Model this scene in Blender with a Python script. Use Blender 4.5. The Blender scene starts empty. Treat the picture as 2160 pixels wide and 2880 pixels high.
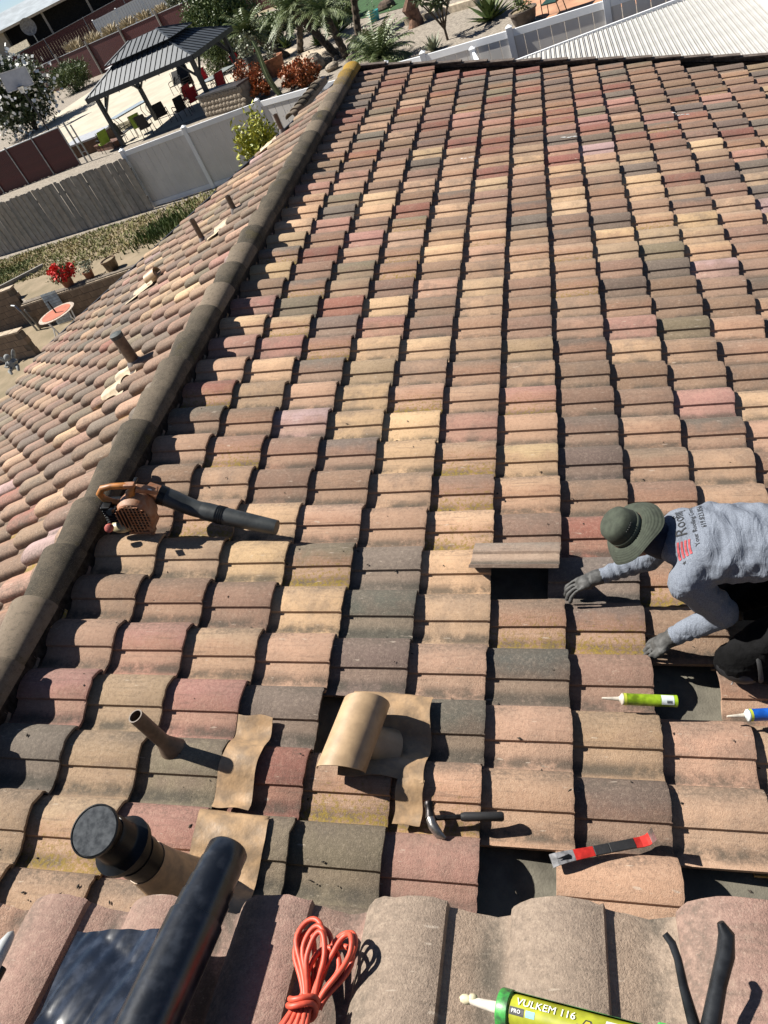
import bpy, bmesh, math, random
from math import radians, sin, cos, tan, pi
from mathutils import Vector, Matrix, Quaternion

S = bpy.context.scene
COL = S.collection
random.seed(11)
TH, PHL, E, P = radians(16.6), radians(15.8), 0.356, 0.29173      # roof pitches, tile exposure, tile width

# ------------------------------------------------------------------ camera, sky, sun, exposure
CAM = Vector((1.82718, -4.13166, 2.38785))
RIGHT = Vector((0.92523, 0.13521, -0.35451))
DOWN = Vector((-0.16105, -0.70605, -0.68961))
FWD = Vector((-0.34354, 0.69514, -0.63148))
cd = bpy.data.cameras.new('camera'); co = bpy.data.objects.new('camera', cd); COL.objects.link(co)
cd.sensor_fit = 'VERTICAL'; cd.sensor_height = 36; cd.lens = 25.625; cd.clip_start = 0.05; cd.clip_end = 3000
co.matrix_world = Matrix(((RIGHT.x, -DOWN.x, -FWD.x, CAM.x), (RIGHT.y, -DOWN.y, -FWD.y, CAM.y),
                          (RIGHT.z, -DOWN.z, -FWD.z, CAM.z), (0, 0, 0, 1)))
S.camera = co
SUN_EL, SUN_AZ = 50.0, 167.0          # azimuth counted from +X towards +Y
tosun = Vector((cos(radians(SUN_EL)) * cos(radians(SUN_AZ)), cos(radians(SUN_EL)) * sin(radians(SUN_AZ)), sin(radians(SUN_EL))))
wd = bpy.data.worlds.new('World'); S.world = wd; wd.use_nodes = True
wn = wd.node_tree; bgn = wn.nodes['Background']
sk = wn.nodes.new('ShaderNodeTexSky'); sk.sky_type = 'NISHITA'; sk.sun_disc = False; sk.dust_density = .1; sk.air_density = .5
sk.sun_elevation = radians(SUN_EL); sk.sun_rotation = math.atan2(tosun.x, tosun.y)
wn.links.new(sk.outputs[0], bgn.inputs[0]); bgn.inputs[1].default_value = 0.05
sd = bpy.data.lights.new('sun', 'SUN'); sd.energy = 5.0; sd.angle = radians(0.53); sd.color = (1.0, 0.955, 0.88)
so = bpy.data.objects.new('sun', sd); COL.objects.link(so); so.rotation_euler = (-tosun).to_track_quat('-Z', 'Y').to_euler()
S.view_settings.view_transform = 'Standard'; S.view_settings.look = 'None'
S.view_settings.exposure = 0.95; S.view_settings.gamma = 1.0; S.view_settings.use_curve_mapping = False
S.render.engine = 'CYCLES'; S.cycles.diffuse_bounces = 1

# ------------------------------------------------------------------ helpers
def px(p):
    d = Vector(p) - CAM; z = d.dot(FWD)
    if z < .05: return None
    return (1080 + 2050 * d.dot(RIGHT) / z, 1440 + 2050 * d.dot(DOWN) / z)

class MB:
    """collects verts and faces, links them as one mesh object"""
    def __init__(self): self.v = []; self.f = []; self.m = []; self.mi = 0
    def add(self, vs, fs):
        o = len(self.v); self.v += [tuple(x) for x in vs]
        for f in fs: self.f.append([a + o for a in f]); self.m.append(self.mi)
        return self
    def box(self, c, s, M=None):
        x, y, z = (a / 2 for a in s)
        vs = [Vector((sx * x, sy * y, sz * z)) for sx in (-1, 1) for sy in (-1, 1) for sz in (-1, 1)]
        if M is not None: vs = [M @ v for v in vs]
        vs = [v + Vector(c) for v in vs]
        return self.add(vs, [(0, 1, 3, 2), (4, 6, 7, 5), (0, 4, 5, 1), (2, 3, 7, 6), (0, 2, 6, 4), (1, 5, 7, 3)])
    def bar(self, a, b, w, h, up=(0, 0, 1)):
        a, b = Vector(a), Vector(b); d = (b - a); l = d.length; d.normalize()
        u = Vector(up)
        if abs(u.dot(d)) > .98: u = Vector((0, 1, 0))
        s = d.cross(u).normalized(); u = s.cross(d)
        M = Matrix((d, s, u)).transposed()
        return self.box((a + b) / 2, (l, w, h), M)
    def tube(self, pts, r, n=8, caps=True, closed=False):
        pts = [Vector(p) for p in pts]; k = len(pts)
        rs = r if isinstance(r, (list, tuple)) else [r] * k
        rings = []; u = None
        for i, p in enumerate(pts):
            if closed: d = pts[(i + 1) % k] - pts[i - 1]
            else: d = pts[min(i + 1, k - 1)] - pts[max(i - 1, 0)]
            if d.length < 1e-9: d = Vector((0, 0, 1))
            d.normalize()
            if u is None: u = d.orthogonal().normalized()
            u = (u - d * u.dot(d))
            if u.length < 1e-6: u = d.orthogonal()
            u.normalize(); w = d.cross(u)
            rings.append([p + (u * cos(2 * pi * j / n) + w * sin(2 * pi * j / n)) * rs[i] for j in range(n)])
        vs = [v for q in rings for v in q]; fs = []
        for i in range(k if closed else k - 1):
            b = (i + 1) % k
            for j in range(n): fs.append((i * n + j, i * n + (j + 1) % n, b * n + (j + 1) % n, b * n + j))
        if caps and not closed: fs.append(tuple(range(n))[::-1]); fs.append(tuple((k - 1) * n + j for j in range(n)))
        return self.add(vs, fs)
    def lathe(self, prof, n=20, M=None, cap=True):
        vs = []
        for r, z in prof:
            for j in range(n): vs.append(Vector((r * cos(2 * pi * j / n), r * sin(2 * pi * j / n), z)))
        if M is not None: vs = [M @ v for v in vs]
        fs = []
        for i in range(len(prof) - 1):
            for j in range(n): fs.append((i * n + j, i * n + (j + 1) % n, (i + 1) * n + (j + 1) % n, (i + 1) * n + j))
        if cap: fs.append(tuple(range(n))[::-1]); fs.append(tuple((len(prof) - 1) * n + j for j in range(n)))
        return self.add(vs, fs)
    def ell(self, c, r, n=12, m=8, M=None):
        vs = [Vector((0, 0, 1))]; fs = []
        for i in range(1, m):
            t = pi * i / m
            for j in range(n): vs.append(Vector((sin(t) * cos(2 * pi * j / n), sin(t) * sin(2 * pi * j / n), cos(t))))
        vs.append(Vector((0, 0, -1)))
        for j in range(n): fs.append((0, 1 + j, 1 + (j + 1) % n))
        for i in range(m - 2):
            for j in range(n):
                a = 1 + i * n; fs.append((a + j, a + n + j, a + n + (j + 1) % n, a + (j + 1) % n))
        a = 1 + (m - 2) * n; L = len(vs) - 1
        for j in range(n): fs.append((a + j, L, a + (j + 1) % n))
        R = Vector(r) if not isinstance(r, (int, float)) else Vector((r, r, r))
        vs = [Vector((v.x * R.x, v.y * R.y, v.z * R.z)) for v in vs]
        if M is not None: vs = [M @ v for v in vs]
        return self.add([v + Vector(c) for v in vs], fs)
    def prism(self, poly, z0, z1, M=None):
        n = len(poly); vs = [Vector((x, y, z0)) for x, y in poly] + [Vector((x, y, z1)) for x, y in poly]
        if M is not None: vs = [M @ v for v in vs]
        fs = [tuple(range(n))[::-1], tuple(range(n, 2 * n))] + [(i, (i + 1) % n, n + (i + 1) % n, n + i) for i in range(n)]
        return self.add(vs, fs)
    def grid(self, fn, nu, nv, thick=0.0):
        vs = [Vector(fn(i / nu, j / nv)) for i in range(nu + 1) for j in range(nv + 1)]
        w = nv + 1; fs = [(i * w + j, (i + 1) * w + j, (i + 1) * w + j + 1, i * w + j + 1) for i in range(nu) for j in range(nv)]
        if thick:
            o = len(vs); vs += [v - Vector((0, 0, thick)) for v in vs]
            fs += [tuple(o + a for a in f[::-1]) for f in fs]
            for i in range(nu):
                for j in (0, nv):
                    a, b = i * w + j, (i + 1) * w + j; fs.append((a, b, b + o, a + o))
            for j in range(nv):
                for i in (0, nu):
                    a, b = i * w + j, i * w + j + 1; fs.append((a, b, b + o, a + o))
        return self.add(vs, fs)
    def mesh(self, name, mats, smooth=None):
        me = bpy.data.meshes.new(name); me.from_pydata(self.v, [], self.f)
        if not isinstance(mats, (list, tuple)): mats = [mats]
        for m in mats: me.materials.append(m)
        if len(mats) > 1: me.polygons.foreach_set('material_index', self.m)
        bm = bmesh.new(); bm.from_mesh(me); bmesh.ops.recalc_face_normals(bm, faces=bm.faces); bm.to_mesh(me); bm.free()
        if smooth is not None:
            me.polygons.foreach_set('use_smooth', [True] * len(me.polygons)); me.set_sharp_from_angle(angle=radians(smooth))
        return me
    def build(self, name, mats, parent=None, smooth=None, bevel=0):
        o = bpy.data.objects.new(name, self.mesh(name, mats, smooth)); COL.objects.link(o)
        if parent: o.parent = parent
        if bevel:
            b = o.modifiers.new('bevel', 'BEVEL'); b.width = bevel; b.segments = 2; b.limit_method = 'ANGLE'
        return o

def tag(o, label=None, cat=None, group=None, kind=None):
    if label: o['label'] = label
    if cat: o['category'] = cat
    if group: o['group'] = group
    if kind: o['kind'] = kind
    return o
def thing(name, label, cat, loc=(0, 0, 0), rot=(0, 0, 0), group=None):
    o = bpy.data.objects.new(name, None); COL.objects.link(o); o.location = loc; o.rotation_euler = rot; o.empty_display_size = .1
    return tag(o, label, cat, group)
def copy_tree(o, parent=None):
    c = o.copy(); COL.objects.link(c); c.parent = parent
    for ch in o.children: copy_tree(ch, c)
    return c
def RF(s, y, h=0.0): return Vector((s * cos(TH) + h * sin(TH), y, -s * sin(TH) + h * cos(TH)))       # right slope: metres downslope, along ridge, above tiles
RX, RZ = -1.119, 0.3336
def LF(s, y, h=0.0): return Vector((RX - s * cos(PHL) - h * sin(PHL), y, RZ - s * sin(PHL) + h * cos(PHL)))  # left slope
UA, UO = 0.0148, Vector((0.2885, -3.684, 0.9405))
UM = Matrix.Translation(UO) @ Matrix.Rotation(UA + pi / 2, 4, 'Z') @ Matrix.Rotation(TH - radians(1.0), 4, 'Y')
def UF(a, d, h=0.0): return UM @ Vector((d, -a, h))                                                  # upper slope: across, downslope, above

# ------------------------------------------------------------------ materials
def nodes(name):
    m = bpy.data.materials.new(name); m.use_nodes = True
    return m, m.node_tree, m.node_tree.nodes['Principled BSDF']
def N(t, kind, **kw):
    n = t.nodes.new(kind)
    for k, v in kw.items():
        if k.startswith('i_'): n.inputs[k[2:].replace('_', ' ')].default_value = v
        else: setattr(n, k, v)
    return n
def mth(t, op, a, b=None, c=None, clamp=False):
    n = t.nodes.new('ShaderNodeMath'); n.operation = op; n.use_clamp = clamp
    for i, x in enumerate((a, b, c)):
        if x is None: continue
        if isinstance(x, (int, float)): n.inputs[i].default_value = x
        else: t.links.new(x, n.inputs[i])
    return n.outputs[0]
def mixc(t, f, a, b, mode='MIX'):
    n = t.nodes.new('ShaderNodeMix'); n.data_type = 'RGBA'; n.blend_type = mode
    for s, x in ((n.inputs[0], f), (n.inputs[6], a), (n.inputs[7], b)):
        if isinstance(x, (int, float)): s.default_value = x
        elif isinstance(x, tuple): s.default_value = (*x[:3], 1)
        else: t.links.new(x, s)
    return n.outputs[2]
def ramp(t, x, a, b):   # smooth 0..1 between a and b
    n = t.nodes.new('ShaderNodeMapRange'); n.interpolation_type = 'SMOOTHSTEP'
    n.inputs[1].default_value = a; n.inputs[2].default_value = b; t.links.new(x, n.inputs[0]); return n.outputs[0]
def tex(t, vec, scale, detail=3, rough=.55, dist=0):
    n = N(t, 'ShaderNodeTexNoise'); n.inputs['Scale'].default_value = scale; n.inputs['Detail'].default_value = detail
    n.inputs['Roughness'].default_value = rough; n.inputs['Distortion'].default_value = dist
    if vec is not None: t.links.new(vec, n.inputs['Vector'])
    return n.outputs[0]
def bumpn(t, b, h, strength, dist=.01):
    n = N(t, 'ShaderNodeBump'); n.inputs['Strength'].default_value = strength; n.inputs['Distance'].default_value = dist
    t.links.new(h, n.inputs['Height']); t.links.new(n.outputs[0], b.inputs['Normal'])
_mc = {}
def mat(name, col, rough=.7, metal=0.0, var=.25, scale=6, bump=0, bscale=80, bdist=.004, col2=None, spec=None, trans=0):
    if name in _mc: return _mc[name]
    m, t, b = nodes(name)
    tc = N(t, 'ShaderNodeTexCoord').outputs['Object']
    n = tex(t, tc, scale, 5, .6)
    c2 = col2 if col2 else tuple(max(0, c * (1 - var * 1.6)) for c in col)
    c1 = col if col2 else tuple(min(1, c * (1 + var * .5)) for c in col)
    t.links.new(mixc(t, ramp(t, n, .3, .7), c1, c2), b.inputs['Base Color'])
    b.inputs['Roughness'].default_value = rough; b.inputs['Metallic'].default_value = metal
    if spec is not None: b.inputs['Specular IOR Level'].default_value = spec
    if trans:
        b.inputs['Subsurface Weight'].default_value = 0
    if bump: bumpn(t, b, tex(t, tc, bscale, 4), bump, bdist)
    _mc[name] = m; return m

def tile_material(name, src):
    """weathered concrete tile: colour per tile from the object (src='obj') or from a vertex attribute (src='att')"""
    m, t, b = nodes(name)
    pos = N(t, 'ShaderNodeNewGeometry').outputs['Position']
    uv = N(t, 'ShaderNodeSeparateXYZ'); t.links.new(N(t, 'ShaderNodeUVMap', uv_map='UVMap').outputs[0], uv.inputs[0])
    u, v = uv.outputs[0], uv.outputs[1]
    if src == 'obj':
        oi = N(t, 'ShaderNodeObjectInfo'); col, rnd = oi.outputs['Color'], oi.outputs['Random']
    else:
        col = N(t, 'ShaderNodeAttribute', attribute_name='tcol').outputs['Color']
        rnd = N(t, 'ShaderNodeAttribute', attribute_name='trnd').outputs['Fac']
    n1 = tex(t, pos, 9, 4, .6); n2 = tex(t, pos, 60, 6, .72); n3 = tex(t, pos, 230, 3, .7); n4 = tex(t, pos, 3.1, 3)
    # flashed blend: part of the tile shifts to a greyer or redder tone
    blend = mth(t, 'MULTIPLY', ramp(t, n1, .42, .66), mth(t, 'MULTIPLY_ADD', rnd, .5, .05))
    c = mixc(t, blend, col, (.15, .115, .092))
    r2 = mth(t, 'FRACT', mth(t, 'MULTIPLY', rnd, 7.13))
    warm = mth(t, 'MULTIPLY', ramp(t, mth(t, 'ADD', v, mth(t, 'MULTIPLY_ADD', n1, .6, -.3)), .25, .6), mth(t, 'MULTIPLY', ramp(t, r2, .45, .9), .55))
    c = mixc(t, warm, c, (.40, .21, .13))
    # crowns of the barrels bleach and grey, the pans stay warmer and paler
    crown = mth(t, 'MULTIPLY', ramp(t, mth(t, 'ADD', v, mth(t, 'MULTIPLY_ADD', n1, .3, -.15)), .46, .12), mth(t, 'MULTIPLY_ADD', rnd, .34, .08))
    c = mixc(t, crown, c, (.165, .13, .10))
    pale = mth(t, 'MULTIPLY', mth(t, 'MULTIPLY', ramp(t, v, .56, .64), ramp(t, v, .86, .70)), mth(t, 'MULTIPLY_ADD', r2, .28, .08))
    c = mixc(t, pale, c, (.55, .39, .27))
    # mottled weathering
    c = mixc(t, mth(t, 'MULTIPLY', ramp(t, n2, .47, .75), .36), c, (.085, .072, .058))
    c = mixc(t, mth(t, 'MULTIPLY', ramp(t, n2, .53, .30), .16), c, (.55, .45, .34))
    # silt and algae lying in the pan and on the exposed upper edge
    pan = mth(t, 'MULTIPLY', ramp(t, v, .70, .86), ramp(t, v, 1.02, .9))
    pan = mth(t, 'MULTIPLY', pan, mth(t, 'MULTIPLY', ramp(t, mth(t, 'ADD', n1, mth(t, 'MULTIPLY', n2, .4)), .42, .8), .8))
    c = mixc(t, pan, c, (.06, .056, .045))
    top = mth(t, 'MULTIPLY', ramp(t, v, .34, .1), mth(t, 'MULTIPLY', ramp(t, mth(t, 'ADD', n2, n4), .85, 1.25), .6))
    c = mixc(t, top, c, (.10, .085, .068))
    c = mixc(t, mth(t, 'MULTIPLY', ramp(t, tex(t, pos, 1.3, 4, .6), .52, .75), .38), c, (.10, .082, .066))
    ms = N(t, 'ShaderNodeMapping'); ms.inputs['Scale'].default_value = (5, 75, 5); t.links.new(pos, ms.inputs[0]); stk = tex(t, ms.outputs[0], 1.0, 3, .6)
    c = mixc(t, mth(t, 'MULTIPLY', ramp(t, stk, .52, .72), mth(t, 'MULTIPLY_ADD', r2, .35, .1)), c, (.085, .07, .055))
    # yellow lichen on some tiles
    li = mth(t, 'MULTIPLY', mth(t, 'MULTIPLY', ramp(t, r2, .87, .94), ramp(t, mth(t, 'ADD', n2, mth(t, 'MULTIPLY', v, .35)), .72, .9)), .8)
    c = mixc(t, li, c, (.27, .19, .025))
    # speckle of sand grains
    c = mixc(t, mth(t, 'MULTIPLY', ramp(t, n3, .54, .72), .4), c, (.06, .05, .042))
    c = mixc(t, mth(t, 'MULTIPLY', ramp(t, n3, .44, .3), .2), c, (.6, .5, .4))
    # pale scuffs
    mp = N(t, 'ShaderNodeMapping'); mp.inputs['Scale'].default_value = (14, 60, 14); mp.inputs['Rotation'].default_value = (0, 0, .6)
    t.links.new(pos, mp.inputs[0]); sc = tex(t, mp.outputs[0], 1.0, 2, .5)
    c = mixc(t, mth(t, 'MULTIPLY', ramp(t, sc, .70, .76), .45), c, (.55, .47, .38))
    t.links.new(c, b.inputs['Base Color']); b.inputs['Roughness'].default_value = .93; b.inputs['Specular IOR Level'].default_value = .25
    h = mth(t, 'ADD', mth(t, 'MULTIPLY', n3, .5), mth(t, 'MULTIPLY', n2, .6))
    bumpn(t, b, h, .7, .006)
    return m
M_TILE = tile_material('concrete_tile', 'obj'); M_TILEA = tile_material('concrete_tile_far', 'att')

def cap_material():
    m, t, b = nodes('ridge_concrete')
    pos = N(t, 'ShaderNodeNewGeometry').outputs['Position']; rnd = N(t, 'ShaderNodeObjectInfo').outputs['Random']
    n1 = tex(t, pos, 5, 4); n2 = tex(t, pos, 40, 5, .7); n3 = tex(t, pos, 300, 2)
    c = mixc(t, ramp(t, n1, .35, .65), (.088, .072, .052), (.040, .035, .027))
    c = mixc(t, mth(t, 'MULTIPLY', ramp(t, rnd, .35, .8), .9), c, (.19, .15, .11))
    c = mixc(t, mth(t, 'MULTIPLY', ramp(t, n2, .45, .75), .6), c, (.035, .03, .024))
    c = mixc(t, mth(t, 'MULTIPLY', ramp(t, n1, .56, .72), .35), c, (.11, .085, .018))
    c = mixc(t, mth(t, 'MULTIPLY', ramp(t, n3, .45, .3), .4), c, (.32, .27, .2))
    sy = N(t, 'ShaderNodeSeparateXYZ'); t.links.new(pos, sy.inputs[0])
    li = mth(t, 'MULTIPLY', ramp(t, mth(t, 'ADD', sy.outputs[1], mth(t, 'MULTIPLY', n2, 2.0)), 7.2, 8.5), mth(t, 'MULTIPLY', ramp(t, sy.outputs[0], -1.45, -1.3), .85))
    c = mixc(t, li, c, (.34, .20, .015))
    t.links.new(c, b.inputs['Base Color']); b.inputs['Roughness'].default_value = .95; b.inputs['Specular IOR Level'].default_value = .2
    bumpn(t, b, mth(t, 'ADD', n3, n2), .5, .006)
    return m
M_CAP = cap_material()
M_FELT = mat('weathered_underlayment', (.17, .155, .12), .95, 0, .3, 5, .5, 120)
M_FLASH = mat('tan_painted_metal', (.46, .30, .165), .5, .0, .3, 16, .35, 40, .006, col2=(.25, .175, .11))
M_TANP = mat('tan_paint', (.42, .29, .17), .45, 0, .15, 12, .08, 200)
M_PIPE = mat('brown_painted_pipe', (.12, .085, .06), .55, 0, .35, 14, .2, 60)
M_BLACKP = mat('black_plastic', (.008, .009, .010), .35, 0, .3, 20, .1, 60, spec=.3)
M_GREYDISC = mat('scuffed_dark_grey_plastic', (.022, .026, .032), .75, 0, .4, 45, .1, 80, col2=(.07, .077, .085), spec=.15)
M_RUST = mat('dark_steel', (.05, .045, .045), .4, .8, .4, 30, .15, 120)
M_STEEL = mat('worn_steel', (.35, .34, .33), .35, .9, .3, 30, .1, 150)
M_RUB = mat('black_rubber', (.02, .02, .021), .6, 0, .2, 30, .2, 200)
M_REDP = mat('red_paint', (.50, .025, .018), .45, 0, .25, 30)
M_STUCCO = mat('beige_stucco', (.50, .42, .32), .95, 0, .1, 3, .4, 90)
M_WHITEV = mat('white_vinyl', (.78, .79, .80), .45, 0, .05, 2)
M_SHADEV = mat('shade_tinted_white_vinyl', (.60, .575, .545), .5, 0, .05, 2)  # white vinyl panels on the shaded face, that shade mixed into the colour

# ------------------------------------------------------------------ the house and its tiled roof
PV = [0, .006, .03, .08, .16, .25, .34, .43, .51, .57, .594, .600, .66, .72, .78, .84, .90, .96, 1.04]
PW = [.016, .025, .036, .048, .0595, .0655, .0665, .063, .056, .0485, .0445, .0310, .0235, .0155, .008, .003, .002, .005, .010]
PWL = [.020, .043, .056, .0655, .0715, .0735, .0725, .0675, .059, .050, .0445, .0310, .0235, .0155, .008, .003, .002, .005, .010]   # sharper moulded side, other slope's batch
JV, JW = .597, .042
def prof(v):
    v = v % 1.0
    for a in range(len(PV) - 1):
        if PV[a] <= v <= PV[a + 1]:
            return PW[a] + (PW[a + 1] - PW[a]) * (v - PV[a]) / (PV[a + 1] - PV[a])
    return 0
RISE, TLEN, TTH = .038, .43, .016
def htile(s, y):    # height of the tile surface above the joint plane on the right slope
    j = math.ceil(s / E - 1e-6); u = s - j * E; v = (-(y / P)) + JV
    return prof(v) - JW + RISE * u / E
def tile_data(seed, coarse=False, PW=PW):
    rr = random.Random(seed); n = len(PV); vs = []; uvs = []; fs = []
    st = [(-TLEN, 0), (-E * .5, 0), (-.014, 0), (0, -.004)] if not coarse else [(-TLEN, 0), (-.012, 0), (0, -.003)]
    jit = [rr.uniform(-.003, .002) for _ in PV]
    for _ in range(rr.choice([0, 1, 1, 2])): jit[rr.randrange(n)] -= rr.uniform(.004, .009)
    lift = rr.uniform(-.003, .003)
    for k, (u, dw) in enumerate(st):
        for a in range(n):
            uu = u + (jit[a] if k >= len(st) - 2 else 0)
            vs.append((uu, (JV - PV[a]) * P, PW[a] - JW + RISE * u / E + dw + lift * (u + TLEN) / TLEN)); uvs.append(((u + TLEN) / TLEN, PV[a]))
    nt = len(st)
    for k, (u, dw) in enumerate((st[0], st[-1])):
        for a in range(n):
            vs.append((u + (jit[a] if k else 0), (JV - PV[a]) * P, PW[a] - JW + RISE * u / E - TTH - (.004 if k else 0) + lift * (u + TLEN) / TLEN)); uvs.append(((u + TLEN) / TLEN, PV[a]))
    for k in range(nt - 1):
        for a in range(n - 1): fs.append((k * n + a, k * n + a + 1, (k + 1) * n + a + 1, (k + 1) * n + a))
    B0, B1, T1 = nt * n, (nt + 1) * n, (nt - 1) * n
    for a in range(n - 1):
        fs.append((B0 + a, B1 + a, B1 + a + 1, B0 + a + 1)); fs.append((T1 + a, T1 + a + 1, B1 + a + 1, B1 + a)); fs.append((a + 1, a, B0 + a, B0 + a + 1))
    for a in (0, n - 1):
        ring = [k * n + a for k in range(nt)] + [B1 + a, B0 + a]
        fs.append(tuple(ring) if a == 0 else tuple(ring[::-1]))
    return vs, uvs, fs
def tile_mesh(seed, pw=PW):
    vs, uvs, fs = tile_data(seed, False, pw); me = bpy.data.meshes.new('roof_tile'); me.from_pydata(vs, [], fs); me.materials.append(M_TILE)
    l = me.uv_layers.new(name='UVMap')
    for lp in me.loops: l.data[lp.index].uv = uvs[lp.vertex_index]
    me.polygons.foreach_set('use_smooth', [True] * len(me.polygons)); me.set_sharp_from_angle(angle=radians(38))
    return me
TILEV = [tile_mesh(k) for k in range(7)]; TILEC = [tile_data(40 + k, True) for k in range(5)]; TILEVL = [tile_mesh(20 + k, PWL) for k in range(4)]; TILECL = [tile_data(60 + k, True, PWL) for k in range(5)]

PAL = dict(C=(.56, .375, .225), T=(.385, .26, .168), B=(.245, .155, .107), K=(.435, .275, .185), P=(.39, .205, .165), R=(.26, .105, .08),
           G=(.165, .133, .112), O=(.19, .155, .105), D=(.10, .10, .085), L=(.42, .29, .27), M=(.262, .162, .118), W=(.15, .11, .09))
NEAR = {-4: 'BTBBTMKBMK', -5: 'MKCKKCMRGM', -6: 'TTCOGCMGBT', -7: 'BBMCDCBWBT', -8: 'KPTKWKDMTB', -9: 'PTPGGDKTKK', -10: 'GTORKKTWTK',
        -11: 'TTPOOPTKTK', -12: 'TKKTOPKKTK'}      # from the ridge down the slope
def tint(i, j, r, far):
    row = NEAR.get(i)
    if row and -2 <= j < -2 + len(row): k = row[j + 2]
    else:
        cl = math.sin(i * .55 + j * 1.7) * math.sin(j * .9 - i * .23)
        if far: k = r.choices('BMGOTRKPCLWD', (26, 24, 12, 9, 12, 4, 7, 3, 3, 1.5, 8, 1))[0]
        elif cl > .3 and -8 < i < 15: k = r.choices('CTKBP', (50, 22, 12, 10, 6))[0]
        elif i > 14: k = r.choices('BMGRTOKPCDW', (26, 24, 14, 17, 5, 7, 4, 4, 1, 2, 10))[0]
        else: k = r.choices('BMGRTOKPCLW', (18, 18, 12, 12, 12, 7, 14, 9, 4, 1, 5))[0]
    c = PAL[k]; f = r.uniform(.84, 1.16)
    avg = (.30, .195, .125); mx = 0 if row else .05
    return tuple(min(1, (x + (a - x) * mx) * f * r.uniform(.96, 1.04)) for x, a in zip(c, avg)) + (1,)

house = thing('house', 'house under a patchwork brown, tan and red concrete tile roof', 'house')
def slope_sheet(name, fn, a, b, c, d):
    m = MB(); q = [fn(*a), fn(*b), fn(*c), fn(*d)]; n = (Vector(q[1]) - Vector(q[0])).cross(Vector(q[2]) - Vector(q[0])).normalized()
    if n.z < 0: n = -n
    m.add([Vector(x) for x in q] + [Vector(x) - n * .03 for x in q], [(0, 1, 2, 3), (7, 6, 5, 4), (0, 1, 5, 4), (1, 2, 6, 5), (2, 3, 7, 6), (3, 0, 4, 7)])
    return m.build(name, M_FELT, house)
DK = -.125
def ylim(j): return 25.75 - .115 * (j + 3.28)      # the gable edge is not quite square to the ridge
YF = 25.75 * P
JR_ = -3.28 * E
deckR = slope_sheet('roof_slope', RF, (JR_, -5.6, DK), (16.2 * E, -5.6, DK), (16.2 * E, ylim(16.2) * P, DK), (JR_, YF, DK))
deckL = slope_sheet('roof_slope', LF, (0, -5.6, DK), (17.6 * E, -5.6, DK), (17.6 * E, 18.4 * P, DK), (0, 27.2 * P, DK))
deckU = slope_sheet('roof_slope', UF, (-2.4 * P, -1.2, DK), (-2.4 * P, -.01, DK), (9 * P, -.01, DK), (9 * P, -1.2, DK))
deckR['label'] = 'slope facing the worker, under repair'
ML = Matrix.Rotation(pi, 4, 'Z') @ Matrix.Rotation(PHL, 4, 'Y'); MR = Matrix.Rotation(TH, 4, 'Y')
MISSING = {(-11, 4), (-11, 6), (-11, 7), (-8, 6), (-6, 4), (-9, 2)}
tiles = []   # (matrix, colour, random, deck)
rr = random.Random(5)
for i in range(-15, 26):
    for j in range(-2, 17):
        if (i, j) in MISSING or i > ylim(j) - .3: continue
        g = rr.uniform
        M = Matrix.Translation(RF(j * E + g(-.004, .004), i * P + g(-.003, .003), g(-.003, .004))) @ MR @ Matrix.Rotation(g(-.006, .006), 4, 'Z')
        tiles.append((M, tint(i, j, rr, False), rr.random(), deckR))
for k in range(1, 18):
    lim = 26.3 - .49 * (k - 2.9)
    if k < 4: lim = 27.6
    for i in range(-12, 29):
        if i > lim: continue
        g = rr.uniform
        M = Matrix.Translation(LF((k + .03) * E + g(-.004, .004), (i - .7) * P + g(-.003, .003), g(-.003, .004))) @ ML @ Matrix.Rotation(g(-.006, .006), 4, 'Z')
        tiles.append((M, tint(99, k, rr, True), rr.random(), deckL))
UCOL = ['K', 'M', 'M', 'B', 'O', 'O', 'M', 'T', 'B', 'M']
for k in range(-2, 9):
    for c in range(3):
        M = UM @ Matrix.Translation((-c * E, -(k + JV) * P, 0)); cc = PAL[UCOL[(k + 3) % 10]]
        cc = (.30, .185, .15, 1) if k in (-1, 0, 1, 2, 5, 6) else (.28, .215, .165, 1)
        tiles.append((M, cc, .25 + .5 * ((k * 37 + c * 11) % 10) / 10, deckU))
def area(M):
    q = [px(M @ Vector(c)) for c in ((-E, .15, 0), (0, .15, 0), (0, -.14, -.03), (-E, -.14, -.03))]
    if None in q: return 0
    cx = sum(a[0] for a in q) / 4; cy = sum(a[1] for a in q) / 4
    if not (-60 < cx < 2220 and -20 < cy < 2990): return 0
    return abs(sum(q[a][0] * q[(a + 1) % 4][1] - q[(a + 1) % 4][0] * q[a][1] for a in range(4))) / 2
tiles.sort(key=lambda t: -area(t[0]))
for n, (M, c, r, dk) in enumerate(tiles[:300]):
    o = bpy.data.objects.new('roof_tile', TILEV[n * 5 % 7] if dk is not deckL else TILEVL[n % 4]); COL.objects.link(o); o.parent = dk; o.matrix_world = M; o.color = c
V = []; F = []; UVV = []; CC = []; RR = []
for n, (M, c, r, dk) in enumerate(tiles[300:]):
    vs, uvs, fs = (TILECL if dk is deckL else TILEC)[n % 5]; o = len(V)
    V += [tuple(M @ Vector(v)) for v in vs]; F += [tuple(a + o for a in f) for f in fs]; UVV += uvs; CC += [c] * len(vs); RR += [r] * len(vs)
me = bpy.data.meshes.new('distant_roof_tiles'); me.from_pydata(V, [], F); me.materials.append(M_TILEA)
at = me.attributes.new('tcol', 'FLOAT_COLOR', 'POINT'); at.data.foreach_set('color', [x for c in CC for x in c])
at = me.attributes.new('trnd', 'FLOAT', 'POINT'); at.data.foreach_set('value', RR)
l = me.uv_layers.new(name='UVMap'); vi = [0] * len(me.loops); me.loops.foreach_get('vertex_index', vi)
l.data.foreach_set('uv', [x for a in vi for x in UVV[a]])
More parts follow.
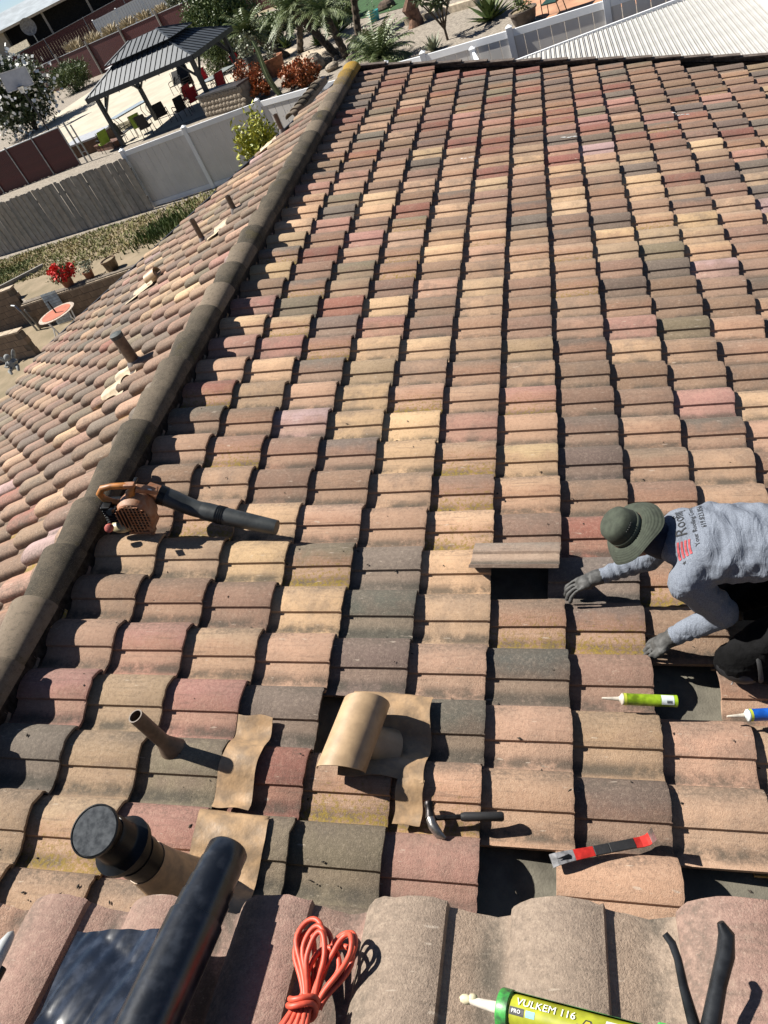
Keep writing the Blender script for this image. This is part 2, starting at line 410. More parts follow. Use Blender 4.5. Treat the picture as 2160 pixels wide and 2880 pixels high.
me.polygons.foreach_set('use_smooth', [True] * len(me.polygons)); me.set_sharp_from_angle(angle=radians(38))
far_t = bpy.data.objects.new('distant_roof_tiles', me); COL.objects.link(far_t); far_t.parent = house; far_t['kind'] = 'stuff'

# ridge: a board under half-round caps
rb = MB().box((RX, (YF - 5.6) / 2, RZ - .03), (.16, YF + 5.6, .12)).build('ridge_board', M_RUST, house)
def cap_mesh(seed, L=.42, r0=.104, r1=.136, hh=.078, h1=.110):
    r_ = random.Random(seed); m = MB(); n = 14; st = [(0, r0, hh, 0), (L * .5, (r0 + r1) / 2, (hh + h1) / 2, .009), (L - .01, r1, h1, .018), (L, r1 - .004, h1 - .004, .018)]
    vs = []
    for y, r, h, z in st:
        for a in range(n + 1):
            t = pi * a / n; e = r_.uniform(-.002, .002) if y > L - .02 else 0
            vs.append((-r * cos(t), y + e, z + h * sin(t) ** .85))
    o = len(vs)
    for y, r, h, z in (st[0], st[-1]):
        for a in range(n + 1):
            t = pi * a / n; vs.append((-(r - .015) * cos(t), y, z - .001 + (h - .015) * sin(t) ** .85))
    w = n + 1; fs = [(k * w + a, k * w + a + 1, (k + 1) * w + a + 1, (k + 1) * w + a) for k in range(3) for a in range(n)]
    fs += [(o + a, o + w + a, o + w + a + 1, o + a + 1) for a in range(n)] + [(3 * w + a, 3 * w + a + 1, o + w + a + 1, o + w + a) for a in range(n)]
    fs += [(a + 1, a, o + a, o + a + 1) for a in range(n)] + [(0, w, 2 * w, 3 * w, o + w, o), (n, o + n, o + w + n, 3 * w + n, 2 * w + n, w + n)]
    m.add(vs, fs)
    m.ell((.045, .36, .104), (.006, .006, .004), 6, 4)      # nail head
    return m.mesh('ridge_tile', M_CAP, 45)
CAPV = [cap_mesh(k) for k in range(4)]
y = -5.4; n = 0
while y < YF - .40:
    o = bpy.data.objects.new('ridge_tile', CAPV[n % 4]); COL.objects.link(o); o.parent = rb
    o.matrix_world = Matrix.Translation((RX + rr.uniform(-.004, .004), y, RZ + .005)) @ Matrix.Rotation(rr.uniform(-.012, .012), 4, 'Z') @ Matrix.Rotation(rr.uniform(-.03, .03), 4, 'Y'); y += .352; n += 1
# short row of caps on the far edge of the other slope
hb = MB().bar(LF(2.75 * E, 31.2 * P, .0), LF(3.25 * E, 27.0 * P, .0), .1, .1).build('ridge_board', M_RUST, house)
A, B_ = LF(2.75 * E, 31.4 * P, .02), LF(3.3 * E, 26.8 * P, .02); d = (B_ - A).normalized()
sm = cap_mesh(9, .26, .075, .088, .06, .075)
for k in range(7):
    o = bpy.data.objects.new('ridge_tile', sm); COL.objects.link(o); o.parent = hb
    o.matrix_world = Matrix.Translation(A + d * (.2 * k + .2)) @ d.to_track_quat('Y', 'Z').to_matrix().to_4x4()
# rake tiles down the far gable edge
M_RAKE = mat('rake_concrete', (.13, .10, .08), .95, 0, .35, 20, .3, 200)
rbd = MB().bar(RF(JR_, YF + .02, DK + .02), RF(16.2 * E, ylim(16.2) * P + .02, DK + .02), .04, .16).build('rake_board', M_RUST, house)
rk = MB().box((-.2, .0, .048), (.42, .10, .016)).box((-.2, .045, -.03), (.42, .016, .15)).mesh('rake_tile', M_RAKE)
for j in range(-2, 17):
    o = bpy.data.objects.new('rake_tile', rk); COL.objects.link(o); o.parent = rbd
    o.matrix_world = Matrix.Translation(RF(j * E, ylim(j) * P + .01, .012 + rr.uniform(-.003, .003))) @ MR @ Matrix.Rotation(-.08, 4, 'Y') @ Matrix.Rotation(-.16, 4, 'Z')
# flashing edge on the skewed rake of the other slope
MB().bar(LF(1.0 * E, 27.2 * P, -.06), LF(17.3 * E, 18.7 * P, -.06), .05, .10).build('edge_flashing', M_RUST, house)
# walls
GZ = -4.1
w = MB()
wp = [(LF(16.6 * E, 0)[0], -5.6), (RF(15.4 * E, 0)[0], -5.6), (RF(15.4 * E, 0)[0], 6.0), (RX, 6.4), (LF(16.6 * E, 0)[0], 4.9)]
vs = []
for x, yy in wp:
    zt = (RZ - (x - RX) * tan(TH) if x > RX else RZ - (RX - x) * tan(PHL)) - .20
    vs += [(x, yy, GZ - .3), (x, yy, zt)]
vs += [(RX, -5.6, RZ - .2)]
w.add(vs, [(2, 3, 5, 4), (4, 5, 7, 6), (6, 7, 9, 8), (8, 9, 1, 0), (0, 1, 10, 3, 2)])
w.build('wall', M_STUCCO, house)
MB().box((UO.x + 1.0, -4.55, .25), (4.6, .9, .95)).build('wall', M_STUCCO, house)

# ------------------------------------------------------------------ vents and flashings on the roof
def flash_sheet(s0, s1, y0, y1, off=.010, ns=14, ny=30, skew=0, ragged=.008, seed=1, wr=.004):
    r_ = random.Random(seed); ph = [r_.uniform(0, 6) for _ in range(6)]
    def fn(a, b):
        s = s0 + (s1 - s0) * a + skew * b; y = y0 + (y1 - y0) * b
        s += ragged * sin(b * 9 + ph[0]) * (1 if a in (0, 1) else 0); y += ragged * sin(a * 7 + ph[1]) * (1 if b in (0, 1) else 0)
        # soft metal follows the tiles loosely
        hs = (htile(s, y) + htile(s, y - .02) + htile(s, y + .02)) / 3
        j = math.ceil(s / E - 1e-6); u = s - j * E; hs += -RISE * u / E
        return RF(s, y, hs + off + wr * sin(s * 31 + ph[2] + y * 17) * sin(y * 43 + ph[3]))
    return MB().grid(fn, ns, ny, .002)
# thin bent-over pipe beside the ridge
B = RF(-.228, -2.815, -.03)
t = thing('vent_pipe', 'slim brown vent pipe rising from cut tiles beside the black duct', 'vent pipe', B)
mm = MB(); mm.lathe([(.030, 0), (.030, .30), (.025, .30), (.025, .05)], 18, cap=False); mm.build('pipe', M_PIPE, t, 40)
MB().lathe([(.072, -.02), (.055, .02), (.036, .075), (.031, .095), (.030, .10)], 18).build('boot', M_PIPE, t, 50)
fo = flash_sheet(.0, .155, -3.03, -2.63, .010, skew=.01, seed=3, ragged=.004); o = fo.build('flashing', M_FLASH, t, 60); o.matrix_parent_inverse = Matrix.Translation(B).inverted()
# black duct terminal with a round scuffed cap
B = RF(-.0, -3.34, -.02)
t = thing('duct_vent', 'black plastic duct terminal with round scuffed grey cap', 'vent', B)
MB().lathe([(.13, -.05), (.105, .05), (.082, .18), (.074, .26)], 24).build('boot', M_FLASH, t, 50)
MB().lathe([(.070, .10), (.072, .30), (.076, .302), (.076, .335), (.072, .337), (.072, .37)], 24).build('duct', M_BLACKP, t, 40)
MB().lathe([(.074, .37), (.098, .382), (.100, .405), (.076, .42), (.070, .43), (.070, .475), (.062, .49)], 28).build('collar', M_BLACKP, t, 40)
Mt = Matrix.Translation((0, 0, .485)) @ Matrix.Rotation(radians(10), 4, 'Y') @ Matrix.Rotation(radians(12), 4, 'X') @ Matrix.Scale(.88, 4)
MB().lathe([(.064, -.01), (.07, .03), (.086, .075), (.093, .08), (.093, .094), (.088, .096), (.087, .09)], 36, Mt).build('cap', M_BLACKP, t, 40)
MB().lathe([(.0865, .090), (.085, .093), (.0, .093)], 36, Mt, cap=False).build('cap_disc', M_GREYDISC, t, 40)
fo = flash_sheet(-.02, .262, -3.42, -3.055, .012, seed=8, ragged=.005); o = fo.build('flashing', M_FLASH, t, 60); o.matrix_parent_inverse = Matrix.Translation(B).inverted()
# half-round hooded vent
B = RF(.62, -2.73, -.02)
t = thing('hood_vent', 'tan hooded roof vent with half round cover and wide flashing', 'vent', B, (0, TH, 0))
def hood(a, b):
    ang = radians(-8 + 196 * b); y = -.145 + .30 * a; r = .098
    return Vector((-.105 + .06 * a + r * -cos(ang), y - .02 * sin(ang) * (1 - a), .100 + .082 * sin(ang) + .012 * a))
MB().grid(hood, 10, 22, .004).build('hood', M_TANP, t, 50)
MB().add([hood(1, b / 12) for b in range(13)], [tuple(range(13))]).build('back_plate', M_TANP, t)
Mt = Matrix.Translation((.0, .0, .0)) @ Matrix.Rotation(radians(-22), 4, 'Y')
MB().lathe([(.12, -.04), (.088, .02), (.072, .06), (.07, .12)], 22, Matrix.Translation((.0, .01, 0)) @ Matrix.Rotation(radians(-35), 4, 'Y')).build('throat', M_TANP, t, 50)
fo = flash_sheet(.50, .845, -2.865, -2.475, .012, 20, 40, seed=5); fo.mi = 0
fq = flash_sheet(.735, .842, -3.02, -2.86, .011, 8, 16, seed=6, ragged=.003); fo.add(fq.v, fq.f); o = fo.build('flashing', M_FLASH, t, 60); o.matrix_parent_inverse = (Matrix.Translation(B) @ MR).inverted()
# left slope pipes
def left_pipe(sc, i, r, h, label, mt, cap=False, fl=None):
    B = LF(sc * E, i * P, -.02); t = thing('vent_pipe', label, 'vent pipe', B)
    MB().lathe([(r, 0), (r, h), (r * .82, h), (r * .82, .03)] if not cap else [(r, 0), (r, h)], 16).build('pipe', mt, t, 40)
    MB().lathe([(r * 2.0, -.02), (r * 1.5, .025), (r * 1.1, .06), (r * 1.02, .065)], 16).build('boot', mat('lead_boot', (.22, .19, .17), .5, .3, .3, 20), t, 50)
    if cap: MB().lathe([(r * 1.08, h - .02), (r * 1.1, h + .012), (r * .8, h + .02), (0.001, h + .02)], 16).build('cap', mat('dark_green_membrane', (.055, .07, .068), .7, 0, .4, 40), t, 40)
    if fl:
        s0, s1, i0, i1 = fl
        def fn(a, b):
            s = (s0 + (s1 - s0) * a) * E; yy = (i0 + (i1 - i0) * b) * P
            v = (yy / P + .7 + JV) % 1; hh = prof(v) - JW + .012
            return LF(s, yy, hh + .004 * sin(s * 40) * sin(yy * 50))
        o = MB().grid(fn, 10, 24, .002).build('flashing', mat('cream_flashing', (.46, .36, .23), .6, 0, .2, 14, .3, 20, .01), t, 60)
        o.matrix_parent_inverse = Matrix.Translation(B).inverted()
left_pipe(2.95, 3.0, .052, .31, 'fat brown vent pipe with dark membrane cap on the shaded side of the ridge', M_PIPE, True, (2.85, 3.6, 1.2, 2.9))
left_pipe(4.32, 13.15, .032, .29, 'slim brown vent pipe lower of two near the ridge on the far slope', M_PIPE, False)
left_pipe(3.08, 14.0, .032, .21, 'short brown vent pipe above a lifted cream flashing', M_PIPE, False, (3.0, 3.6, 11.9, 13.3))
left_pipe(3.76, 24.83, .035, .27, 'grey brown vent pipe by the yellow green shrub', M_PIPE, False, (3.8, 4.7, 23.2, 24.0))
B = LF(6.62 * E, 12.87 * P, -.02)
t = thing('hood_vent', 'small tan hooded vent on the slope beyond the ridge', 'vent', B, (0, -PHL, 0))
def hood2(a, b):
    ang = radians(-5 + 190 * b); return Vector((-.05 + .18 * a - .05, .085 * cos(ang) , .07 + .075 * sin(ang)))
MB().grid(hood2, 4, 16, .004).build('hood', M_TANP, t, 50)
MB().lathe([(.085, -.02), (.06, .03), (.055, .1)], 16).build('throat', M_TANP, t, 50)
def fn(a, b):
    s = (6.3 + 1.5 * a); i = 11.9 + 1.3 * b; v = (i + .7 + JV) % 1
    return LF(s * E, i * P, prof(v) - JW + .012)
o = MB().grid(fn, 8, 16, .002).build('flashing', mat('cream_flashing', (1, 1, 1)), t, 60); o.matrix_parent_inverse = (Matrix.Translation(B) @ Matrix.Rotation(-PHL, 4, 'Y')).inverted()
# loose tile lifted out of its course
o = bpy.data.objects.new('loose_roof_tile', TILEV[2]); COL.objects.link(o); o.color = (.26, .215, .175, 1)
o.matrix_world = Matrix.Translation(RF(1.40, -1.655, .085)) @ MR @ Matrix.Rotation(radians(-7), 4, 'Z') @ Matrix.Rotation(radians(-34), 4, 'X') @ Matrix.Rotation(radians(-3), 4, 'Y')
tag(o, 'grey weathered tile pulled out and propped up by the worker\'s far glove', 'roof tile')

# white paint flecks and roofing debris on the tiles
for k, (s_, i_) in enumerate([(-.55, 14.6), (.6, 13.2), (1.62, 15.1), (2.85, 17.2), (3.9, 15.2), (3.6, 13.0), (2.42, 9.6), (-.3, 1.7)]):
    q = MB(); r_ = random.Random(k); yy = i_ * P
    for m_ in range(5):
        a = s_ + m_ * .035 + r_.uniform(-.01, .01); y2 = yy + r_.uniform(-.012, .012); q.ell(RF(a, y2, htile(a, y2) + .001), (.024, r_.uniform(.005, .012), .003), 8, 4, MR.to_3x3())
    o = q.build('paint_splash', mat('white_splash', (.75, .75, .72), .7), deckR)
r_ = random.Random(31); q = MB()
for k in range(150):
    a = r_.uniform(-.9, 2.9); yy = -3.5 + 3.2 * r_.random() ** 1.6; h = htile(a, yy); l = r_.uniform(.004, .012); an = r_.uniform(0, 6.28)
    v = Vector((cos(an), sin(an), 0)) * l; w = Vector((-sin(an), cos(an), 0)) * l * r_.uniform(.25, .7)
    c = Vector((a, yy, h + .003)); q.add([RF(*(c - v)), RF(*(c + w)), RF(*(c + v)), RF(*(c - w)), RF(*(c + Vector((0, 0, .004))))], [(0, 1, 4), (1, 2, 4), (2, 3, 4), (3, 0, 4)])
o = q.build('debris', mat('dark_crumbs', (.05, .04, .03), .95)); o['kind'] = 'stuff'; tag(o, 'dark crumbs of leaf and mortar scattered over the tiles', 'debris')

# ------------------------------------------------------------------ tools and materials on the roof
def roof_thing(name, label, cat, s, y, h=0, rz=0, group=None):
    t = thing(name, label, cat, RF(s, y, h), group=group); t.rotation_euler = (MR @ Matrix.Rotation(rz, 4, 'Z')).to_euler(); return t
# claw hammer lying across the joint: local +x runs from head to grip end
t = roof_thing('claw_hammer', 'black claw hammer with rubber grip resting on pink tiles', 'hammer', .88, -2.995, .006, radians(7))
MB().tube([(0, 0, 0), (.08, 0, .004), (.12, 0, .006)], [.011, .010, .011], 8).build('shaft', M_RUST, t, 40)
MB().tube([(.115, 0, .006), (.13, 0, .006), (.2, 0, .006), (.27, 0, .003), (.278, 0, .003)], [.014, .018, .017, .0185, .014], 10).build('grip', M_RUB, t, 40)
hd = MB(); hd.tube([(-.004, .058, .004), (-.004, .046, .004), (-.004, .040, .004), (-.002, .02, .002), (0, 0, 0)], [.020, .021, .016, .017, .021], 12)
hd.build('head', M_RUST, t, 40)
for k in (-1, 1):
    MB().tube([(.0, -.004, k * .005), (.008, -.03, k * .007), (.03, -.06, k * .009 - .006), (.052, -.075, k * .011 - .014)], [.018, .018, .015, .006], 10).build('claw', M_STEEL, t, 50)
# flat pry bar
t = roof_thing('pry_bar', 'red and black flat pry bar lying across two tile courses', 'pry bar', 1.349, -3.101, .030, math.atan2(.12, .36))
t.rotation_euler = (MR @ Matrix.Rotation(math.atan2(.12, .36), 4, 'Z') @ Matrix.Rotation(radians(5), 4, 'Y')).to_euler()
def strip(pts, w0, w1, th):
    m = MB(); n = len(pts) - 1
    for k in range(n):
        wa = w0 + (w1 - w0) * k / n; wb = w0 + (w1 - w0) * (k + 1) / n; (xa, za), (xb, zb) = pts[k], pts[k + 1]
        m.add([(xa, -wa, za), (xa, wa, za), (xb, wb, zb), (xb, -wb, zb), (xa, -wa, za - th), (xa, wa, za - th), (xb, wb, zb - th), (xb, -wb, zb - th)],
              [(0, 1, 2, 3), (7, 6, 5, 4), (0, 3, 7, 4), (1, 5, 6, 2), (0, 4, 5, 1), (3, 2, 6, 7)])
    return m
strip([(-.02, -.016), (0, -.006), (.03, .0), (.065, .002)], .024, .019, .005).build('blade', mat('grey_blade', (.20, .20, .21), .65, 0, .4, 40), t)
MB().prism([(-.004, -.003), (.045, -.010), (.05, 0), (.045, .006)], .0035, .0045).build('nail_slot', M_BLACKP, t)
strip([(.065, .002), (.14, .003)], .019, .017, .006).build('red_band', M_REDP, t)
strip([(.14, .004), (.20, .005), (.30, .004)], .018, .018, .009).build('grip', M_RUB, t, bevel=.003)
strip([(.30, .003), (.325, .000), (.345, .006), (.352, .022)], .018, .020, .006).build('hook', M_REDP, t)
strip([(.352, .022), (.356, .045), (.357, .062)], .020, .023, .004).build('claw_tip', M_STEEL, t)
# caulk cartridges
def text_mesh(body, size):
    cu = bpy.data.curves.new('t', 'FONT'); cu.body = body; cu.size = size; cu.align_x = 'CENTER'; cu.align_y = 'CENTER'; cu.fill_mode = 'FRONT'; cu.resolution_u = 2
    ob = bpy.data.objects.new('t', cu); COL.objects.link(ob); dg = bpy.context.evaluated_depsgraph_get(); dg.update()
    me = bpy.data.meshes.new_from_object(ob.evaluated_get(dg)); bpy.data.objects.remove(ob); bpy.data.curves.remove(cu)
    vs = [v.co.copy() for v in me.vertices]; fs = [tuple(p.vertices) for p in me.polygons]; bpy.data.meshes.remove(me)
    return vs, fs
M_LIME = mat('lime_green_print', (.22, .34, .015), .35, 0, .35, 25)
M_BLUE = mat('blue_print', (.012, .10, .48), .35, 0, .2, 25)
M_NOZ = mat('off_white_plastic', (.62, .56, .47), .5, 0, .2, 40)
M_LBL = mat('pale_label', (.62, .68, .68), .5, 0, .1, 40)
def wrap(m, x0, x1, a0, a1, r, n=8):
    vs = []; fs = []
    for k in range(n + 1):
        a = a0 + (a1 - a0) * k / n; vs += [(x0, -r * cos(a), r * sin(a)), (x1, -r * cos(a), r * sin(a))]
    for k in range(n): fs.append((2 * k, 2 * k + 1, 2 * k + 3, 2 * k + 2))
    return m.add(vs, fs)
def cartridge(label, s, y, h, rz, body, shoulder):
    t = roof_thing('caulk_cartridge', label, 'caulk tube', s, y, h, rz); R = .0245; X = Matrix.Rotation(pi / 2, 4, 'Y')
    MB().lathe([(R, .085), (R, .295), (R * 1.03, .297), (R * 1.03, .300), (R * .9, .300)], 22, X).build('tube', body, t, 40)
    MB().lathe([(.010, .068), (.012, .072), (.0235, .080), (.0245, .085)], 18, X).build('shoulder', shoulder, t, 40)
    MB().lathe([(.0035, 0), (.0045, .006), (.0085, .060), (.0095, .070)], 12, X).build('nozzle', M_NOZ, t, 40)
    wrap(MB(), .235, .285, radians(20), radians(120), R + .0006).build('label', M_LBL, t, 60)
    k = MB()
    for q in range(7): wrap(k, .256 + q * .0032, .2575 + q * .0032, radians(35), radians(62), R + .0011, 3)
    k.build('barcode', M_BLACKP, t)
    wrap(MB(), .087, .098, radians(-80), radians(260), R + .0006, 20).build('band', mat('yellow_green_print', (.5, .55, .06), .4), t, 60)
    return t
cartridge('lime green caulk cartridge with beige nozzle lying near the worker\'s knee', 1.548, -2.442, .052, radians(2.5), M_LIME, M_NOZ)
cartridge('blue caulk cartridge with white nozzle lying on a red tile', 2.035, -2.48, .050, radians(9), M_BLUE, M_LBL)
# two-stroke leaf blower on the tiles by the ridge (local axes upright: x down the slope, z up)
M_ORA = mat('dusty_orange_plastic', (.30, .105, .035), .6, 0, .45, 26, .3, 90, col2=(.33, .19, .115))
M_ORH = mat('orange_handle', (.46, .17, .03), .5, 0, .3, 15)
t = thing('leaf_blower', 'dusty orange petrol leaf blower with black tube lying beside the ridge', 'leaf blower', (-.815, -1.575, .275))
t.rotation_euler = (0, radians(14), radians(4)); bl = t
hs = MB(); hs.lathe([(.055, -.062), (.098, -.05), (.104, -.02), (.104, .03), (.09, .055)], 24, Matrix.Translation((.03, .0, .115)) @ Matrix.Rotation(pi / 2, 4, 'X'))
hs.box((.075, .0, .05), (.07, .10, .08)); hs.build('fan_housing', M_ORA, t, 40, bevel=.006)
gr = MB()
for k in range(-4, 5):
    zz = .115 + k * .02; hw = math.sqrt(max(.0004, .095 ** 2 - (k * .02) ** 2)); gr.bar((.03 - hw, -.058, zz), (.03 + hw, -.066, zz), .006, .004)
for k in range(-4, 5):
    xx = .03 + k * .02; hw = math.sqrt(max(.0004, .095 ** 2 - (k * .02) ** 2)); gr.bar((xx, .060, .115 - hw), (xx, .060, .115 + hw), .004, .004)
for k in range(-4, 5):
    xx = .03 + k * .02; hw = math.sqrt(max(.0004, .095 ** 2 - (k * .02) ** 2)); gr.bar((xx, -.068, .115 - hw), (xx, -.068, .115 + hw), .005, .004)
tag(gr.build('intake_grille', M_ORA, t), kind='stuff')
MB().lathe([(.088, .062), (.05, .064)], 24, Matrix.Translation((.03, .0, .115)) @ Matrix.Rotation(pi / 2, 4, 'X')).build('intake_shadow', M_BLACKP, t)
MB().tube([(.02, .01, .19), (.03, .02, .235), (.05, .025, .262), (.02, .025, .275), (-.06, .022, .278), (-.115, .018, .268), (-.14, .012, .238), (-.125, .008, .205), (-.08, .004, .185), (-.02, .0, .17)], [.030, .024, .02, .018, .0175, .018, .019, .018, .017, .02], 12).build('handle', M_ORH, t, 60)
MB().box((.042, .022, .282), (.06, .034, .02)).build('trigger_block', M_ORA, t, bevel=.005)
MB().box((.065, .05, .285), (.018, .05, .012)).build('throttle_lever', M_BLACKP, t, bevel=.003)
MB().bar((.06, .03, .25), (.165, .055, .205), .045, .03).build('top_duct', M_ORA, t, bevel=.006)
o = MB().ell((.125, .032, .226), (.022, .006, .014), 14, 6, Matrix.Rotation(-.4, 3, 'Y')).build('oval_badge', M_LBL, t, 60)
en = MB(); en.box((-.085, .0, .13), (.07, .10, .10)); en.box((-.105, -.03, .17), (.05, .05, .05))
for k in range(6): en.box((-.085, .0, .09 + k * .016), (.085, .115, .006))
en.build('engine', M_BLACKP, t, bevel=.003)
MB().ell((-.075, -.03, .035), (.065, .045, .032), 16, 10).build('fuel_tank', mat('milky_fuel_tank', (.50, .42, .24), .4, 0, .3, 20), t, 60)
MB().lathe([(.022, 0), (.024, .012), (.021, .026), (.012, .03)], 14, Matrix.Translation((-.115, -.075, .07)) @ Matrix.Rotation(radians(60), 4, 'X')).build('fuel_cap', mat('faded_red_cap', (.55, .14, .11), .6, 0, .3, 60), t, 40)
MB().lathe([(.016, 0), (.016, .03)], 10, Matrix.Translation((-.06, -.07, .19)) @ Matrix.Rotation(radians(70), 4, 'X')).build('choke_knob', M_BLACKP, t, 40)
MB().box((.03, -.03, -.002), (.14, .05, .016)).box((.09, -.03, .01), (.02, .05, .06)).build('foot', M_ORA, t, bevel=.004)
# duct and tube
def tubeworld(pts, rs, name, m, n=18):
    o = MB().tube([RF(*p) for p in pts], rs, n).build(name, m, bl, 50); o.matrix_parent_inverse = (Matrix.Translation(bl.location) @ bl.rotation_euler.to_matrix().to_4x4()).inverted(); return o
tubeworld([(-.80, -1.46, .20), (-.735, -1.468, .175), (-.72, -1.469, .17)], [.046, .050, .050], 'outlet_duct', M_ORA)
tubeworld([(-.735, -1.468, .176), (-.70, -1.47, .162)], [.057, .055], 'clamp_ring', M_BLACKP)
M_TUBE = mat('scuffed_black_tube', (.02, .023, .024), .45, 0, .5, 12, .15, 60, col2=(.045, .05, .05))
tubeworld([(-.72, -1.469, .17), (-.66, -1.472, .145), (-.60, -1.48, .118), (-.54, -1.49, .10), (-.48, -1.50, .094)], [.053, .052, .050, .047, .046], 'bent_tube', M_TUBE)
tubeworld([(-.50, -1.498, .095), (-.47, -1.502, .092), (-.38, -1.517, .084), (-.20, -1.545, .069), (-.072, -1.563, .058)], [.049, .051, .049, .045, .041], 'nozzle_tube', M_TUBE)
for k in range(4):
    s0 = -.41 + k * .012; q = MB().tube([RF(s0, -1.512 - (s0 + .41) * .16, .0862 - (s0 + .41) * .09), RF(s0 + .005, -1.513 - (s0 + .41) * .16, .0858 - (s0 + .41) * .09)], .0525, 18).build('grip_ring', M_BLACKP, bl, 50)
    q.matrix_parent_inverse = (Matrix.Translation(bl.location) @ bl.rotation_euler.to_matrix().to_4x4()).inverted()

# ------------------------------------------------------------------ on the upper slope
def up_thing(name, label, cat, a, d, h=0, rz=0):
    t = thing(name, label, cat, UF(a, d, h)); t.rotation_euler = (UM.to_3x3() @ Matrix.Rotation(rz, 3, 'Z')).to_euler(); return t
UI = UM.inverted()
def uabs(o, t): o.matrix_parent_inverse = (Matrix.Translation(t.location) @ t.rotation_euler.to_matrix().to_4x4()).inverted(); return o
def glossy(name, col, rough, bump, sc):
    m, tt, b = nodes(name); tc = N(tt, 'ShaderNodeTexCoord').outputs['Object']
    n = tex(tt, tc, 30, 4); tt.links.new(mixc(tt, ramp(tt, n, .4, .75), col, tuple(min(1, c * 2.2 + .012) for c in col)), b.inputs['Base Color'])
    b.inputs['Roughness'].default_value = rough; b.inputs['Specular IOR Level'].default_value = .6
    bumpn(tt, b, tex(tt, tc, sc, 3, .5, .6), bump, .02); return m
M_POLY = glossy('black_polythene', (.006, .008, .012), .28, .05, 14); M_POLY2 = glossy('crinkled_black_polythene', (.007, .010, .017), .2, .12, 9)
t = up_thing('plastic_roll', 'roll of black polythene sheeting lying over the eave', 'plastic roll', .56, -.35, .06)
A, Bq = UF(.560, -.36, .085), UF(.580, .052, .100); d = Bq - A
def rollpt(f): return A + d * f
uabs(MB().tube([rollpt(-.15), rollpt(.05), rollpt(.3), rollpt(.615), rollpt(.62)], [.053, .054, .055, .056, .052], 30).build('wound_sheet', M_POLY, t, 50), t)
uabs(MB().tube([rollpt(.62), rollpt(.72), rollpt(.721), rollpt(.80), rollpt(.801), rollpt(.90), rollpt(.901), rollpt(.985), rollpt(1.0)], [.0515, .0515, .0485, .0485, .046, .046, .044, .044, .039], 30).build('wound_core', M_POLY, t, 50), t)
uabs(MB().tube([rollpt(.06), rollpt(.068)], [.0565, .0565], 30).build('wrap_edge', M_POLY, t, 50), t)
def sheet(a, b):
    x = .50 - (.255 - .03 * (1 - b)) * a; dd = -.33 + .232 * b - .005 * a
    cr_ = abs(sin(a * 5.2 + b * 1.1 + .4)); c2 = abs(sin(b * 4.1 - a * 2.2 + .9))
    hh = .040 + .010 * cr_ ** .7 * (1 - .4 * a) + .007 * c2 ** .6 - .003 * a * a + .0012 * sin(a * 31 + b * 13)
    return UF(x, dd, hh)
o = MB().grid(sheet, 40, 26).build('plastic_sheet', M_POLY2, None, 80)
tag(o, 'flat sheet of crinkled shiny black polythene beside its roll', 'plastic sheet')
# coiled orange cord tied in the middle
M_CORD = mat('orange_red_cord', (.60, .085, .045), .5, 0, .15, 60)
t = up_thing('extension_cord', 'bundle of orange red extension cord tied at its waist', 'cord', .82, -.17, .02)
rc = random.Random(4); loops = MB(); CR = .0052
def loop(cx, hw, dtop, sk, hgt, dbot=-.33, off=0):
    pts = []
    n = 34
    for k in range(n + 1):
        f = k / n; ang = pi * f
        # two legs from the tie up to a rounded top
        if f < .3: q = f / .3; x = .822 + off - .006 + (cx - hw - .822 - off) * (q ** 1.6); dd = -.205 + (dtop - .04 + .205) * q
        elif f > .7: q = (1 - f) / .3; x = .822 + off + .006 + (cx + hw - .822 - off) * (q ** 1.6); dd = -.205 + (dtop - .04 + .205) * q
        else: q = (f - .3) / .4; x = cx - hw * cos(pi * q); dd = dtop - .04 + .04 * sin(pi * q)
        v = (x / P) % 1; hb = max(prof(v) - JW, -.012)
        pts.append(UF(x + sk * sin(pi * f), dd, hb + .010 + hgt * sin(pi * f)))
    for _ in range(4): pts = [pts[0]] + [(pts[k - 1] + pts[k] * 2 + pts[k + 1]) / 4 for k in range(1, n)] + [pts[-1]]
    loops.tube(pts, CR, 8)
for (cx, hw, dt, sk, hg, off) in [(.790, .028, -.055, 0, .03, -.006), (.806, .022, -.075, .004, .04, 0), (.872, .030, -.082, 0, .03, .006), (.880, .022, -.095, 0, .045, .004), (.826, .016, -.095, 0, .055, .0), (.783, .020, -.072, -.004, .016, -.009), (.862, .034, -.10, .0, .018, .01), (.84, .03, -.11, 0, .03, .003), (.80, .034, -.062, 0, .012, -.003)]:
    loop(cx, hw, dt, sk, hg, off=off)
uabs(loops.build('cord_loops', M_CORD, t, 60), t)
tie = MB()
for z in (0, .011):
    tie.tube([UF(.822 + .026 * cos(a), -.212 - z + .006 * sin(a * 2 + 1), .030 + .022 * sin(a)) for a in [2 * pi * k / 20 for k in range(20)]], CR, 8, closed=True)
uabs(tie.build('cord_tie', M_CORD, t, 60), t)
tl = MB()
for k in range(9):
    x0 = .812 + .0028 * k; e = -.05 + .008 * k
    tl.tube([UF(x0, -.20, .026 + .004 * (k % 3)), UF(x0 + e * .25, -.235, .03 + .004 * (k % 2)), UF(x0 + e * .7, -.28, .03), UF(x0 + e * 1.2, -.36, .03)], CR, 8)
uabs(tl.build('cord_tails', M_CORD, t, 60), t)
